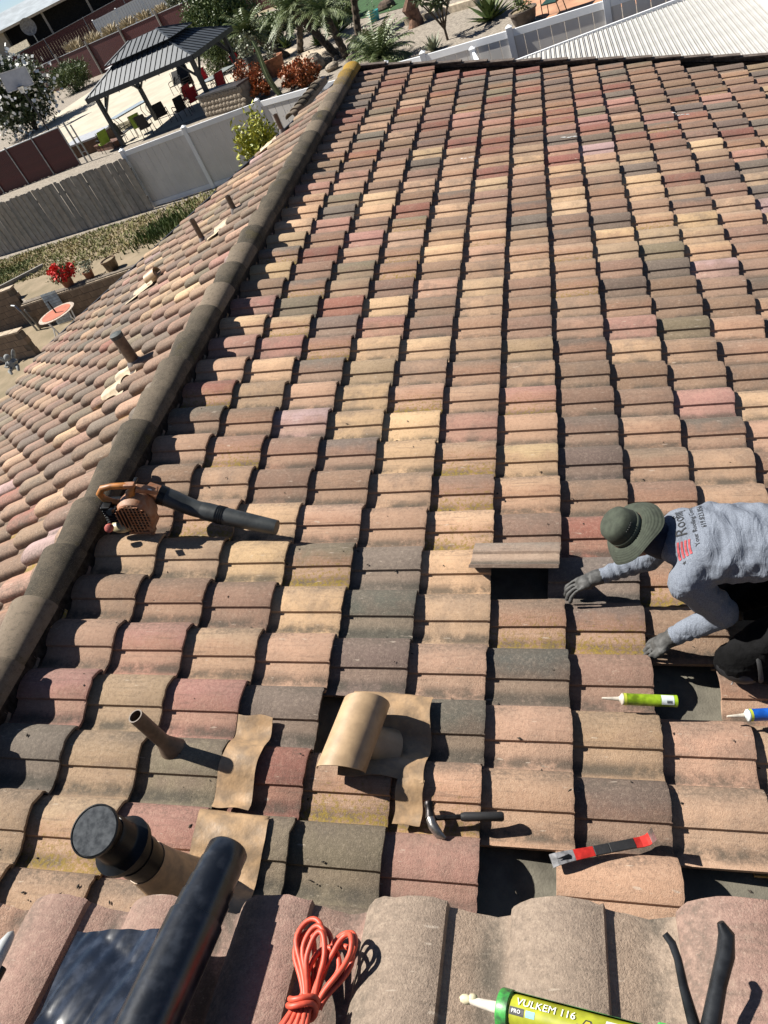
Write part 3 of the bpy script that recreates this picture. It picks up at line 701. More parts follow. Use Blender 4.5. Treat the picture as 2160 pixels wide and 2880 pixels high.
# caulking gun with cartridge
M_GRN = mat('chipped_green_paint', (.05, .42, .06), .4, 0, .5, 35, .15, 60, col2=(.03, .03, .03))
M_GRN2 = mat('green_paint', (.06, .46, .075), .4, 0, .2, 30)
t = up_thing('caulking_gun', 'green caulking gun loaded with a lime cartridge, black trigger handles raised', 'caulking gun', 1.185, -.214, .050, 0)
t.rotation_euler = (UM.to_3x3() @ Matrix.Rotation(-pi / 2 - radians(11), 3, 'Z')).to_euler()      # local +x across the slope
X = Matrix.Rotation(pi / 2, 4, 'Y'); R = .0255
MB().lathe([(R, .012), (R, .225)], 26, X).build('cartridge', mat('lime_yellow_print', (.42, .44, .03), .35, 0, .25, 20), t, 40)
MB().lathe([(.0045, -.062), (.006, -.05), (.0095, .0), (.011, .004)], 14, X).build('nozzle', M_NOZ, t, 40)
MB().ell((-.062, 0, 0), (.012, .008, .007), 8, 6).ell((-.05, .004, .003), (.008, .006, .006), 8, 6).build('dried_sealant', mat('cream_sealant', (.62, .55, .36), .7, 0, .2, 80), t, 60)
MB().lathe([(.029, -.002), (.030, 0), (.030, .016), (.0275, .018)], 26, X).build('front_ring', M_GRN, t, 40)
cr = MB(); wrap(cr, .0, .24, radians(-70), radians(14), .0285, 10); wrap(cr, .0, .24, radians(140), radians(250), .0285, 10); cr.build('cradle', M_GRN, t, 60)
def wraptext(body, size, xc, ac, name, m, mirror=False):
    vs, fs = text_mesh(body, size); q = MB(); rr_ = R + .0019
    q.add([(xc + v.x, -rr_ * cos(ac + v.y / rr_), rr_ * sin(ac + v.y / rr_)) for v in vs], fs); return q.build(name, m, t)
M_WPR = mat('white_print', (.8, .8, .78), .5, 0, .02); M_BPR = mat('black_print', (.02, .02, .02), .5, 0, .02)
wraptext('VULKEM 116', .0168, .075, radians(100), 'printed_name', M_WPR)
wraptext('PRO', .0075, .031, radians(70), 'printed_mark', M_WPR)
wrap(MB(), .020, .043, radians(58), radians(82), R + .0004, 4).build('black_patch', M_BPR, t)
wrap(MB(), .046, .060, radians(60), radians(80), R + .0004, 4).build('blue_patch', mat('light_blue_print', (.2, .5, .7), .5), t)
wrap(MB(), .165, .222, radians(10), radians(115), R + .0005, 8).build('pale_label', M_LBL, t, 60)
for (hx, ha) in ((.128, 66), (.140, 84), (.150, 62)):
    q = MB(); vv = [(hx + .008 * cos(pi / 3 * k), -(R + .0009) * cos(radians(ha) + .008 * sin(pi / 3 * k) / R), (R + .0009) * sin(radians(ha) + .008 * sin(pi / 3 * k) / R)) for k in range(6)]
    q.add(vv, [tuple(range(6))]).build('hexagon_mark', M_BPR, t)
    q = MB(); vv = [(hx + .0055 * cos(pi / 3 * k), -(R + .0013) * cos(radians(ha) + .0055 * sin(pi / 3 * k) / R), (R + .0013) * sin(radians(ha) + .0055 * sin(pi / 3 * k) / R)) for k in range(6)]
    q.add(vv, [tuple(range(6))]).build('hexagon_fill', mat('yellow_print', (.6, .5, .03), .5), t)
for k in range(6): wraptext('mmnmnmmnn', .0055, .195, radians(30 + k * 13), 'fine_print', M_BPR)
MB().box((.25, 0, .0), (.03, .056, .056)).build('rear_block', M_GRN2, t, bevel=.004)
M_HND = mat('black_cast_handle', (.025, .027, .03), .4, .3, .4, 30, .1, 90)
MB().tube([(.290, .022, -.008), (.280, .047, .014), (.270, .074, .045), (.264, .097, .073), (.257, .110, .088), (.247, .118, .095)], [.010, .009, .007, .006, .006, .005], 10).build('trigger', M_HND, t, 60)
MB().tube([(.300, .010, -.005), (.304, .04, .02), (.318, .08, .062), (.330, .105, .095), (.333, .122, .118), (.326, .130, .130)], [.015, .013, .0115, .0125, .011, .005], 12).build('handle', M_HND, t, 60)
MB().box((.31, .0, -.012), (.08, .03, .03)).build('handle_frame', M_HND, t, bevel=.006)
MB().lathe([(.007, -.006), (.007, .006)], 10, Matrix.Translation((.290, .016, .002))).build('pivot_bolt', M_STEEL, t, 40)
# rounded grey handle end at the edge of the upper slope
t = up_thing('tool_handle', 'rounded pale grey handle tip sticking out over the eave tiles', 'tool handle', .135, -.185, .10, radians(8))
MB().tube([(-.12, 0, 0), (-.04, 0, 0), (.02, 0, 0), (.038, 0, -.002), (.046, 0, -.004)], [.017, .016, .013, .009, .003], 14).build('grip', mat('pale_grey_rubber', (.48, .49, .48), .55, 0, .15, 30), t, 60)
MB().tube([(-.12, 0, -.022), (-.02, 0, -.022)], [.012, .012], 12).build('shaft', M_BLACKP, t, 60)

# ------------------------------------------------------------------ the roofer
M_SHIRT, ts, bs_ = nodes('heather_grey_cotton')
tc = N(ts, 'ShaderNodeTexCoord').outputs['Object']
n_f = tex(ts, tc, 260, 3, .6); n_b = tex(ts, tc, 5, 4)
cs = mixc(ts, ramp(ts, n_f, .3, .7), (.125, .142, .175), (.205, .228, .27)); cs = mixc(ts, mth(ts, 'MULTIPLY', ramp(ts, n_b, .5, .8), .25), cs, (.10, .115, .14))
ts.links.new(cs, bs_.inputs['Base Color']); bs_.inputs['Roughness'].default_value = .9; bs_.inputs['Specular IOR Level'].default_value = .1
mp = N(ts, 'ShaderNodeMapping'); mp.inputs['Scale'].default_value = (16, 7, 10); mp.inputs['Rotation'].default_value = (0, .2, .5); ts.links.new(tc, mp.inputs[0])
wr = tex(ts, mp.outputs[0], 1.0, 3, .55, 1.2); bumpn(ts, bs_, mth(ts, 'ABSOLUTE', mth(ts, 'SUBTRACT', wr, .5)), .35, .045)
M_PANTS = mat('black_work_trousers', (.006, .006, .0065), .9, 0, .4, 9, .5, 14, .03, spec=.12)
M_SKIN = mat('tanned_skin', (.22, .10, .06), .55, 0, .1, 20)
M_GLOVE = mat('grey_rubber_glove', (.062, .062, .06), .65, 0, .3, 40, .3, 90)
M_HAT = mat('olive_hat_cloth', (.043, .052, .036), .9, 0, .2, 40, .15, 300)
M_NAVY = mat('navy_neck_cloth', (.012, .018, .04), .85, 0, .3, 20, .4, 40, .01)
BODY = ['shirt', 'pants', 'skin', 'glove']
bones = []      # (a, b, ra, rb, material, flatten)
def bone(a, b, ra, rb, m, fl=None): bones.append((Vector(a), Vector(b), ra, rb, m, fl))
UPN = Vector((sin(TH), 0, cos(TH)))
pel, wai, che, nek = Vector((2.46, -2.04, -.12)), Vector((2.26, -2.0, -.06)), Vector((2.03, -1.965, -.06)), Vector((1.88, -1.94, -.045))
flat = (Vector((0, 1, 0)), 1.42)
bone(pel, wai, .135, .125, 0, flat); bone(wai, che, .125, .137, 0, flat); bone(che, nek + Vector((.02, 0, 0)), .137, .092, 0, flat)
hc = Vector((1.735, -1.925, .015)); hax = Vector((-.60, -.06, .80)).normalized()
bone(nek, hc + Vector((.05, 0, -.01)), .062, .058, 2)
bone(hc - hax * .035 + Vector((-.02, 0, -.02)), hc + hax * .03, .070, .074, 2)
shN, elN, wrN = Vector((1.905, -2.115, -.105)), Vector((2.025, -2.125, -.325)), Vector((1.815, -2.128, -.452))
shF, elF, wrF = Vector((1.915, -1.78, -.12)), Vector((1.765, -1.80, -.30)), Vector((1.535, -1.835, -.338))
bone(che + Vector((-.03, -.06, 0)), shN, .11, .078, 0); bone(shN, elN, .082, .066, 0); bone(elN, wrN, .064, .040, 0)
bone(che + Vector((-.03, .06, 0)), shF, .11, .072, 0); bone(shF, elF, .068, .054, 0); bone(elF, wrF, .054, .036, 0)
hiN, knN, anN = Vector((2.45, -2.13, -.28)), Vector((2.035, -2.245, -.505)), Vector((2.42, -2.29, -.655))
hiF, knF, anF = Vector((2.45, -1.95, -.28)), Vector((2.02, -1.93, -.50)), Vector((2.42, -1.92, -.655))
for h_, k_, a_ in ((hiN, knN, anN), (hiF, knF, anF)):
    bone(h_, k_, .115, .080, 1); bone(k_, a_, .075, .055, 1); bone(a_, a_ + Vector((.12, 0, -.05)), .05, .045, 1)
bone(pel + Vector((.02, .06, -.03)), pel + Vector((.02, -.06, -.03)), .14, .14, 1)
def hand(w, e, tips, thumb, palmdir):
    d = (Vector(w) - Vector(e)).normalized(); pd = Vector(palmdir).normalized(); side = d.cross(pd).normalized()
    p = Vector(w) + d * .05
    bone(w, p, .034, .036, 3, (side, 1.25)); bone(p, p + d * .035, .036, .026, 3, (side, 1.35))
    for k, (l, c) in enumerate(tips):
        o = (k - 1.5) * .0245; r0 = p + d * .04 + side * o
        a = r0 + d * .036 * l + pd * .006 * c + side * o * .25; b = a + d * .026 * l + pd * .018 * c; q = b + d * .010 * l + pd * .020 * c
        bone(r0 - d * .02, a, .0115, .0108, 3); bone(a, b, .0108, .0104, 3); bone(b, q, .0104, .0095, 3)
    tb = Vector(w) + d * .025 + side * thumb * .03; m_ = tb + d * .032 + side * thumb * .022 + pd * .012; e_ = m_ + d * .034 + pd * .012
    bone(tb, m_, .0145, .0125, 3); bone(m_, e_, .0125, .0095, 3)
hand(wrN, elN, [(1.0, .8), (1.1, .9), (1.0, 1.0), (.8, 1.1)], 1, (-.1, -.25, -1))
hand(wrF, elF, [(1.0, .9), (1.1, 1.0), (1.0, 1.1), (.8, 1.1)], -1, (-.1, -.3, -1))
bm_ = MB()
for a, b, ra, rb, m_, fl in bones:
    L = (b - a).length; n = max(2, int(L / (min(ra, rb) * .32)) + 1)
    for k in range(n + 1):
        f = k / n; r = ra + (rb - ra) * f; M3 = None
        if fl:
            ax = fl[0].normalized(); z = (b - a).normalized(); z = (z - ax * z.dot(ax)).normalized(); y_ = z.cross(ax)
            M3 = Matrix((ax, y_, z)).transposed(); bm_.ell(a.lerp(b, f), (r * fl[1], r, r), 14, 10, M3)
        else: bm_.ell(a.lerp(b, f), r, 12 if r > .02 else 10, 8)
person = thing('person', 'roofer kneeling on the tiles in olive bucket hat, grey shirt, black trousers and gloves', 'person', (2.2, -2.05, -.63))
def remeshed(m, name, voxel, smooth_it):
    ob = bpy.data.objects.new(name, m.mesh(name, [])); COL.objects.link(ob)
    r = ob.modifiers.new('r', 'REMESH'); r.mode = 'VOXEL'; r.voxel_size = voxel
    s = ob.modifiers.new('s', 'SMOOTH'); s.factor = .5; s.iterations = smooth_it
    dg = bpy.context.evaluated_depsgraph_get(); dg.update(); me = bpy.data.meshes.new_from_object(ob.evaluated_get(dg))
    bpy.data.objects.remove(ob); me.name = name; return me
me = remeshed(bm_, 'body', .0052, 4)
for m_ in (M_SHIRT, M_PANTS, M_SKIN, M_GLOVE): me.materials.append(m_)
idx = []; bb = [(a, b, ra, rb, m_, fl, b - a, (b - a).length_squared) for a, b, ra, rb, m_, fl in bones]
for p in me.polygons:
    c = p.center; best = 9; bi = 0
    for a, b, ra, rb, m_, fl, ab, l2 in bb:
        f = max(0, min(1, (c - a).dot(ab) / l2)); r = ra + (rb - ra) * f
        dd = (c - a - ab * f).length / (r * (1.2 if fl else 1.0))
        if dd < best: best = dd; bi = m_
    idx.append(bi)
me.polygons.foreach_set('material_index', idx); me.polygons.foreach_set('use_smooth', [True] * len(me.polygons))
# folds pulled into the cloth
nrm = [v.normal.copy() for v in me.vertices]; cos_ = [v.co.copy() for v in me.vertices]; flat_ = []
for c, nn in zip(cos_, nrm):
    w_ = 0
    if c.x > 1.80 and c.z > -.40:
        w_ = .0042 * sin(c.x * 62 + 9 * sin(c.y * 7 + c.z * 5)) * max(0, min(1, (c.x - 1.95) / .1)) + .0030 * sin(c.x * 48 - c.y * 40 - c.z * 30 + 3 * sin(c.y * 9))
    elif c.z > -.47 and c.x > 1.5: w_ = .0030 * sin(c.x * 95 + c.z * 70 + 3 * sin(c.x * 23))
    elif c.z < -.25: w_ = .0030 * sin(c.x * 45 + c.z * 30 + 5 * sin(c.y * 12 + c.x * 6))
    flat_ += list(c + nn * w_)
me.vertices.foreach_set('co', flat_); me.update()
body = bpy.data.objects.new('body', me); COL.objects.link(body); body.parent = person; PI_ = Matrix.Translation(person.location).inverted(); body.matrix_parent_inverse = PI_
def pchild(o): o.matrix_parent_inverse = PI_; return o
# wide-brimmed hat
zq = hax; xq = Vector((0, 1, 0)).cross(zq).normalized(); yq = zq.cross(xq); HM = Matrix.Translation(hc + hax * .05) @ Matrix((xq, yq, zq)).transposed().to_4x4() @ Matrix.Scale(.84, 4)
crown = [(.098, -.005), (.097, .02), (.093, .055), (.086, .088), (.072, .103), (.04, .108), (.001, .109)]
h_o = pchild(MB().lathe(crown, 32, HM, cap=False).build('hat_crown', M_HAT, person, 60))
def brim(a, b):
    ang = 2 * pi * b; r = .097 + .072 * a + .0012 * sin(a * 44)
    droop = -.010 * a - .050 * a * a * (1 + .55 * cos(2 * ang - .3)) * .75 + .006 * sin(ang * 5) * a
    return HM @ Vector((r * cos(ang) * 1.06, r * sin(ang), droop + .0))
br = pchild(MB().grid(brim, 28, 48, .002).build('hat_brim', M_HAT, person, 70))
bd = pchild(MB().lathe([(.0985, .0), (.100, .004), (.0995, .024), (.0975, .026)], 32, HM, cap=False).build('hat_band', mat('olive_hat_band', (.065, .078, .055), .85), person, 60))
gv = MB()
for k in range(5):
    a = -1.05 + k * .13; gv.ell(HM @ Vector((.0925 * cos(a), .0925 * sin(a), .058)), .0035, 6, 4)
pchild(gv.build('hat_eyelets', M_RUB, person, 60))
# neck cloth
pchild(MB().tube([nek + Vector((.005, 0, .0)), nek + Vector((-.045, 0, .012)), hc + Vector((.06, 0, -.02))], [.082, .078, .080], 20).build('neck_cloth', M_NAVY, person, 60))
# face under the brim
fd = (Vector((-.7, 0, -.5)) - hax * Vector((-.7, 0, -.5)).dot(hax)).normalized()
fc = hc + fd * .078
sdv = hax.cross(fd)
nose = MB(); nose.ell(fc + fd * .012 - hax * .012, (.012, .012, .02), 10, 8); pchild(nose.build('nose', M_SKIN, person, 60))
for k in (-1, 1):
    pchild(MB().ell(fc + sdv * .032 * k + hax * .012 + fd * -.002, (.010, .010, .006), 8, 6).build('eye', mat('dark_eye', (.03, .02, .015), .3), person, 60))
    pchild(MB().ell(hc + sdv * .086 * k - hax * .01, (.018, .012, .028), 10, 8).build('ear', M_SKIN, person, 60))
pchild(MB().ell(fc - hax * .045 + fd * -.004, (.008, .022, .006), 8, 6).build('mouth', mat('lip', (.20, .07, .055), .5), person, 60))
# knee pads
for k_ in (knN, knF):
    kp = MB().ell(k_ + Vector((.02, -.0, -.025)), (.105, .088, .060), 18, 12, Matrix.Rotation(radians(25), 3, 'Y')); pchild(kp.build('knee_pad', mat('black_knee_pad', (.018, .018, .02), .5, 0, .2, 30), person, 60))
    pd_ = MB().tube([k_ + Vector((-.05 + .03 * cos(a), -.075 * cos(a * .8), -.035 + .055 * sin(a))) for a in [pi * q / 10 - .6 for q in range(9)]], .0025, 6); pchild(pd_.build('knee_pad_piping', mat('pale_piping', (.5, .5, .5), .5), person, 60))
    st = MB().tube([k_ + Vector((.085 + .0 * a, .088 * cos(a), .002 + .088 * sin(a))) for a in [2 * pi * q / 18 for q in range(18)]], .010, 6, closed=True); pchild(st.build('knee_strap', M_RUB, person, 60))
pchild(MB().ell(hiN + Vector((-.22, -.115, -.06)), (.012, .004, .016), 8, 6).build('paint_splash', M_WPR, person, 60))
# shirt print across the shoulders, laid on the cloth
from mathutils.bvhtree import BVHTree
bv = BVHTree.FromPolygons([v.co for v in me.vertices], [tuple(p.vertices) for p in me.polygons])
def on_back(x, y):
    hit = bv.ray_cast(Vector((x, y, .6)), Vector((0, 0, -1)))
    if hit[0] is None: return Vector((x, y, -.1))
    return hit[0] + hit[1] * .0022
def print_on(vs, fs, x0, y0, name, m):
    # reading direction +y, letter tops towards the head (-x); subdivide so the print follows the folds
    bm = bmesh.new(); vv = [bm.verts.new((v.x, v.y, 0)) for v in vs]
    for f in fs:
        try: bm.faces.new([vv[a] for a in f])
        except ValueError: pass
    bmesh.ops.subdivide_edges(bm, edges=[e for e in bm.edges if e.calc_length() > .012], cuts=2, use_grid_fill=True); bmesh.ops.triangulate(bm, faces=bm.faces)
    q = MB(); bm.verts.ensure_lookup_table(); bm.verts.index_update()
    q.add([on_back(x0 - v.co.y, y0 + v.co.x) for v in bm.verts], [tuple(w.index for w in f.verts) for f in bm.faces]); bm.free()
    return pchild(q.build(name, m, person))
M_INK = mat('black_shirt_ink', (.02, .022, .026), .8, 0, .1, 60); M_RINK = mat('red_shirt_ink', (.42, .07, .08), .8, 0, .3, 60)
vs, fs = text_mesh('Roofing', .062); print_on(vs, fs, 1.915, -1.905, 'shirt_lettering', M_INK)
vs, fs = text_mesh('Your Roofing Company', .026); print_on(vs, fs, 1.965, -1.935, 'shirt_lettering', M_INK)
vs, fs = text_mesh('619.823.856', .028); print_on(vs, fs, 2.0, -1.925, 'shirt_lettering', M_INK)
for k in range(4):
    q = [Vector((a, -.026 + k * .0145 + .003 * sin(a * 60), 0)) for a in [i_ * .008 for i_ in range(8)]] + [Vector((a, -.026 + k * .0145 + .0085 + .003 * sin(a * 60), 0)) for a in [i_ * .008 for i_ in range(8)]]
    print_on(q, [(i_, i_ + 1, i_ + 9, i_ + 8) for i_ in range(7)], 1.915, -2.075, 'flag_stripe', M_RINK)
star = [Vector((( .009 if k % 2 == 0 else .0036) * sin(pi * k / 5), (.009 if k % 2 == 0 else .0036) * cos(pi * k / 5), 0)) for k in range(10)]
print_on(star, [tuple(range(10))], 1.905, -2.095, 'shirt_star', M_INK)

# ------------------------------------------------------------------ the yards beyond the roof
TZ = -3.3
def poly_sheet(name, pts, z, m, kind='structure'):
    o = MB().add([(x, y, z) for x, y in pts], [tuple(range(len(pts)))]).build(name, m); o['kind'] = kind; return o
M_DIRT = mat('dry_dirt', (.26, .20, .13), .98, 0, .35, 1.2, .4, 12, .03, col2=(.17, .135, .08))
M_GRAV = mat('pale_gravel', (.33, .285, .23), .98, 0, .4, 9, .8, 22, .04, col2=(.17, .145, .115))
M_CONC = mat('light_beige_concrete', (.46, .41, .32), .95, 0, .10, .8, .2, 30)  # the slab's own light beige, faintly mottled
M_TURF = mat('green_turf', (.03, .085, .022), .95, 0, .3, 4, .6, 60, .02)
M_HILL = mat('dry_hillside', (.25, .21, .13), .98, 0, .3, .3, .3, 4)
g_ = MB().add([(-700, -300, -4.1), (700, -300, -4.1), (700, 900, -4.1), (-700, 900, -4.1)], [(0, 1, 2, 3)]).build('ground', M_DIRT); g_['kind'] = 'structure'
o = MB().add([(-60, 14.3, TZ), (-15.9, 15.4, TZ), (-14.8, 14.2, TZ), (-11, 14.1, TZ), (-6, 12.5, TZ), (30, 12.5, TZ), (60, 90, TZ), (-80, 100, TZ)], [tuple(range(8))]).build('terrace', M_GRAV); o['kind'] = 'structure'
o = MB().add([(-90, 60, TZ - .02), (-48.5, 75, TZ - .02), (-20, 60.6, TZ - .02), (60, 60, TZ - .02), (60, 88, -1.6), (-30, 96, -1.6), (-58, 83, -1.6), (-95, 70, -1.6), (-100, 92, .2), (-64, 101, .2), (-45, 115, .2), (60, 115, .2), (300, 500, 6), (-400, 500, 8), (-300, 60, 3)],
             [(0, 1, 6, 7), (1, 2, 5, 6), (2, 3, 4, 5), (7, 6, 9, 8), (6, 5, 10, 9), (5, 4, 11, 10), (8, 9, 10, 11, 12, 13), (8, 13, 14)]).build('hillside', M_HILL); o['kind'] = 'structure'
poly_sheet('patio', [(-37.2, 50), (-38, 56.4), (-36.8, 63.8), (-37.4, 69.5), (-30, 62), (-22.7, 50.8), (-14.4, 37.5), (-12.9, 31.0), (-19.6, 31.6), (-26.6, 38.8)], TZ + .008, M_CONC)
poly_sheet('path', [(-13.6, 37.6), (-11.4, 35.4), (-10.6, 33.0), (-8.0, 32.9), (-8.5, 34.4), (-10.2, 36.4), (-12.2, 39.6)], TZ + .012, mat('exposed_path', (.46, .38, .28), .95, 0, .2, 8))
poly_sheet('lawn', [(-13.5, 47), (-7.8, 38.9), (-4.9, 36.7), (-3.0, 38), (-6, 60), (-14, 62)], TZ + .016, M_TURF)
poly_sheet('terracotta_patio', [(.25, 26.2), (.6, 30), (8, 28), (8, 18), (1.5, 23.2)], TZ + .012, mat('terracotta_concrete', (.46, .24, .14), .9, 0, .2, 1.5))
poly_sheet('dirt_strip', [(-60, 14.4), (-15.9, 15.5), (-14.8, 14.3), (-11, 14.2), (-7, 13.5), (-6, 18.2), (-11.5, 18.3), (-20, 19.7), (-60, 27)], TZ + .006, M_DIRT)
# straw-dry grass and weeds on the strip
def tufts(name, n, area_fn, h0, h1, m, seed, label=None, w=.012, spread=.5):
    r = random.Random(seed); q = MB()
    for _ in range(n):
        x, y, z = area_fn(r); h = r.uniform(h0, h1); a = r.uniform(0, 2 * pi); l = r.uniform(0, spread) * h; b = a + r.uniform(-.6, .6)
        dx, dy = cos(a) * w, sin(a) * w; ex, ey = cos(b + 1.57) * l, sin(b + 1.57) * l
        q.add([(x - dx, y - dy, z), (x + dx, y + dy, z), (x + ex, y + ey, z + h)], [(0, 1, 2)])
    o = q.build(name, m); o['kind'] = 'stuff'
    return tag(o, label, 'grass')
M_STRAW = mat('straw_grass', (.31, .25, .11), .95, 0, .3, 1.2, col2=(.13, .155, .045)); M_WEED = mat('weed_green', (.09, .13, .03), .9, 0, .3, 3)
tufts('dry_grass', 14000, lambda r: ((lambda x: (x, r.uniform(15.6, 18.6) + max(0, (-12 - x)) * .15, TZ))(r.uniform(-20, -7.5))), .02, .10, M_STRAW, 1, 'short straw coloured dry grass below the grey board fence', .025, 1.6)
tufts('weeds', 2500, lambda r: (r.gauss(-18.3, 1.0), r.gauss(17.6, .7), TZ), .02, .09, M_WEED, 2, 'low green ground cover beside the timber edging', .04, 1.2)
tufts('weeds', 900, lambda r: (r.gauss(-10.6, .5), r.gauss(16.4, .5), TZ), .06, .3, M_WEED, 3, 'leggy green weeds near the end of the board fence', .03)

def leaves(n, c, rad, size, seed, clumps=40, elong=2.0, shell=.35, flat=0):
    r = random.Random(seed); q = MB(); cl = []
    for _ in range(clumps):
        d = Vector((r.gauss(0, 1), r.gauss(0, 1), r.gauss(0, 1))).normalized(); f = r.uniform(shell, 1.0)
        cl.append((Vector((d.x * rad[0], d.y * rad[1], d.z * rad[2])) * f, r.uniform(.16, .34)))
    for _ in range(n):
        k, s = r.choice(cl); p = k + Vector((r.gauss(0, 1) * rad[0], r.gauss(0, 1) * rad[1], r.gauss(0, 1) * rad[2])) * s * .55
        u = Vector((r.gauss(0, 1), r.gauss(0, 1), r.gauss(0, 1) * (1 - flat) + .4)).normalized(); w = u.orthogonal().normalized(); w.rotate(Quaternion(u, r.uniform(0, 6.28)))
        L = size * r.uniform(.7, 1.3); W = L / elong; p = p + Vector(c)
        q.add([p, p + u * L * .5 + w * W * .5, p + u * L, p + u * L * .5 - w * W * .5], [(0, 1, 2, 3)])
    return q
def leaf_mat(name, a, b, rough=.55):
    if name in _mc: return _mc[name]
    m, t, bs = nodes(name); pos = N(t, 'ShaderNodeNewGeometry').outputs['Position']
    n = tex(t, pos, 9, 3, .7); t.links.new(mixc(t, ramp(t, n, .35, .65), a, b), bs.inputs['Base Color']); bs.inputs['Roughness'].default_value = rough
    _mc[name] = m; return m
L_GRN = leaf_mat('mid_green_leaf', (.055, .095, .022), (.12, .15, .04)); L_DRK = leaf_mat('dark_green_leaf', (.03, .05, .015), (.07, .09, .03))
L_YEL = leaf_mat('yellow_green_leaf', (.42, .38, .025), (.20, .24, .03)); L_PALM = leaf_mat('palm_leaf', (.07, .11, .03), (.17, .20, .08))
L_RED = leaf_mat('rusty_succulent', (.42, .10, .025), (.20, .09, .03)); L_STR = leaf_mat('plume_straw', (.46, .37, .24), (.34, .28, .17)); L_GRY = leaf_mat('grey_green_leaf', (.12, .14, .09), (.20, .21, .13))
M_BARK = mat('bark', (.10, .075, .05), .95, 0, .4, 8, .6, 40)
def shrub(name, label, loc, rad, n, size, m, seed, cat='shrub', elong=2.0, clumps=40, flowers=None, stem=True, group=None):
    t = thing(name, label, cat, loc, group=group); h = rad[2]
    leaves(n, (0, 0, h * 1.02), rad, size, seed, clumps, elong).build('foliage', m, t)
    if stem:
        q = MB(); r = random.Random(seed + 5)
        for k in range(4): q.tube([(0, 0, -.05), (r.uniform(-.3, .3) * rad[0], r.uniform(-.3, .3) * rad[1], h * .6), (r.uniform(-.6, .6) * rad[0], r.uniform(-.6, .6) * rad[1], h * 1.3)], [.03 * rad[0] + .02, .02 * rad[0] + .015, .008], 6)
        q.build('stem', M_BARK, t)
    if flowers: leaves(flowers[0], (0, 0, h * 1.02), [x * 1.06 for x in rad], flowers[1], seed + 9, flowers[0] // 4 + 4, 1.2, .92).build('flowers', flowers[2], t)['kind'] = 'stuff'
    return t
M_FLW = mat('white_petal', (.80, .80, .76), .7, 0, .05); M_FLR = mat('scarlet_petal', (.75, .025, .015), .6, 0, .2, 30)
shrub('flowering_bush', 'large dark bush covered in white flowers beside the basketball pole', (-37.6, 52.2, TZ), (2.9, 2.5, 2.4), 12000, .28, L_DRK, 21, 'bush', 2, 110, (700, .30, M_FLW))
shrub('bush', 'rounded feathery green bush against the maroon fence', (-41.0, 66.0, TZ), (2.3, 1.9, 1.2), 6500, .30, L_GRN, 22, 'bush', 5, 50)
shrub('tall_shrub', 'tall glossy green shrub behind the gazebo', (-16.6, 43.6, TZ), (2.05, 1.8, 2.05), 13000, .24, L_GRN, 23, 'shrub', 2.6, 80)
shrub('bamboo_shrub', 'fine leaved green shrub under the gazebo eave', (-16.6, 40.5, TZ), (.95, .9, 1.0), 4000, .2, L_GRN, 24, 'shrub', 5, 40)
shrub('loose_shrub', 'sparse grey green shrub at the patio edge', (-14.6, 40.2, TZ), (.8, .8, .8), 700, .16, L_GRY, 25, 'shrub', 2, 26)
shrub('yellow_shrub', 'bright yellow green shrub in front of the white fence', (-6.15, 15.5, TZ), (.66, .64, 1.10), 5200, .14, L_YEL, 26, 'shrub', 2.4, 46)
shrub('green_shrub', 'small green shrub below the yellow one', (-6.5, 14.6, TZ), (.5, .5, .6), 2000, .12, L_GRN, 27, 'shrub', 2.4, 26)
shrub('bush', 'dense green bush between the tall shrub and the palms', (-13.2, 41.2, TZ), (1.1, 1.0, .85), 4200, .2, L_GRN, 91, 'bush', 2.4, 44)
shrub('bush', 'dark green bush behind the short palm', (-11.2, 42.6, TZ), (1.0, 1.0, .9), 3600, .2, L_DRK, 92, 'bush', 2.4, 40)
shrub('bush', 'low spreading green bush at the lawn edge behind the palms', (-9.2, 40.2, TZ), (1.1, .9, .55), 3200, .18, L_GRN, 93, 'bush', 2.6, 40)
shrub('bush', 'yellow green mound behind the bushy palm clump', (-5.6, 29.2, TZ), (.8, .7, .5), 2200, .14, L_GRY, 94, 'bush', 2.2, 34)
def plumes(label, x, y, z, n, h, seed):
    t = thing('pampas_grass', label, 'grass clump', (x, y, z)); r = random.Random(seed); q = MB(); p2 = MB()
    for k in range(n):
        a = r.uniform(0, 6.28); l = r.uniform(.1, .5) * h; hh = h * r.uniform(.6, 1); p = [(0, 0, 0), (cos(a) * l * .4, sin(a) * l * .4, hh * .6), (cos(a) * l, sin(a) * l, hh)]
        q.tube(p, [.015, .012, .006], 4); p2.tube([Vector(p[1]).lerp(Vector(p[2]), .2), Vector(p[1]).lerp(Vector(p[2]), .7), p[2]], [.05, .11, .01], 5)
    q.build('stalks', L_STR, t)['kind'] = 'stuff'; p2.build('plumes', L_STR, t)['kind'] = 'stuff'
for k, (x, y) in enumerate([(-47.5, 80.5), (-45.0, 80.5), (-42.6, 80.0), (-40.2, 79.6), (-37.8, 79.0), (-35.4, 78.2)]):
    plumes(['dry pampas clump beside the post of the distant white fence', 'second dry pampas clump along the distant white fence', 'third dry pampas clump along the distant white fence', 'fourth dry pampas clump along the distant white fence', 'fifth dry pampas clump along the distant white fence', 'last dry pampas clump beside the green tree'][k], x, y, -2.5, 80, 2.5 - .1 * k, 60 + k)
shrub('green_tree', 'pale green tree at the end of the distant white fence', (-33.0, 79.5, -2.6), (1.9, 1.7, 1.5), 4500, .3, L_GRY, 29, 'tree', 3, 36)
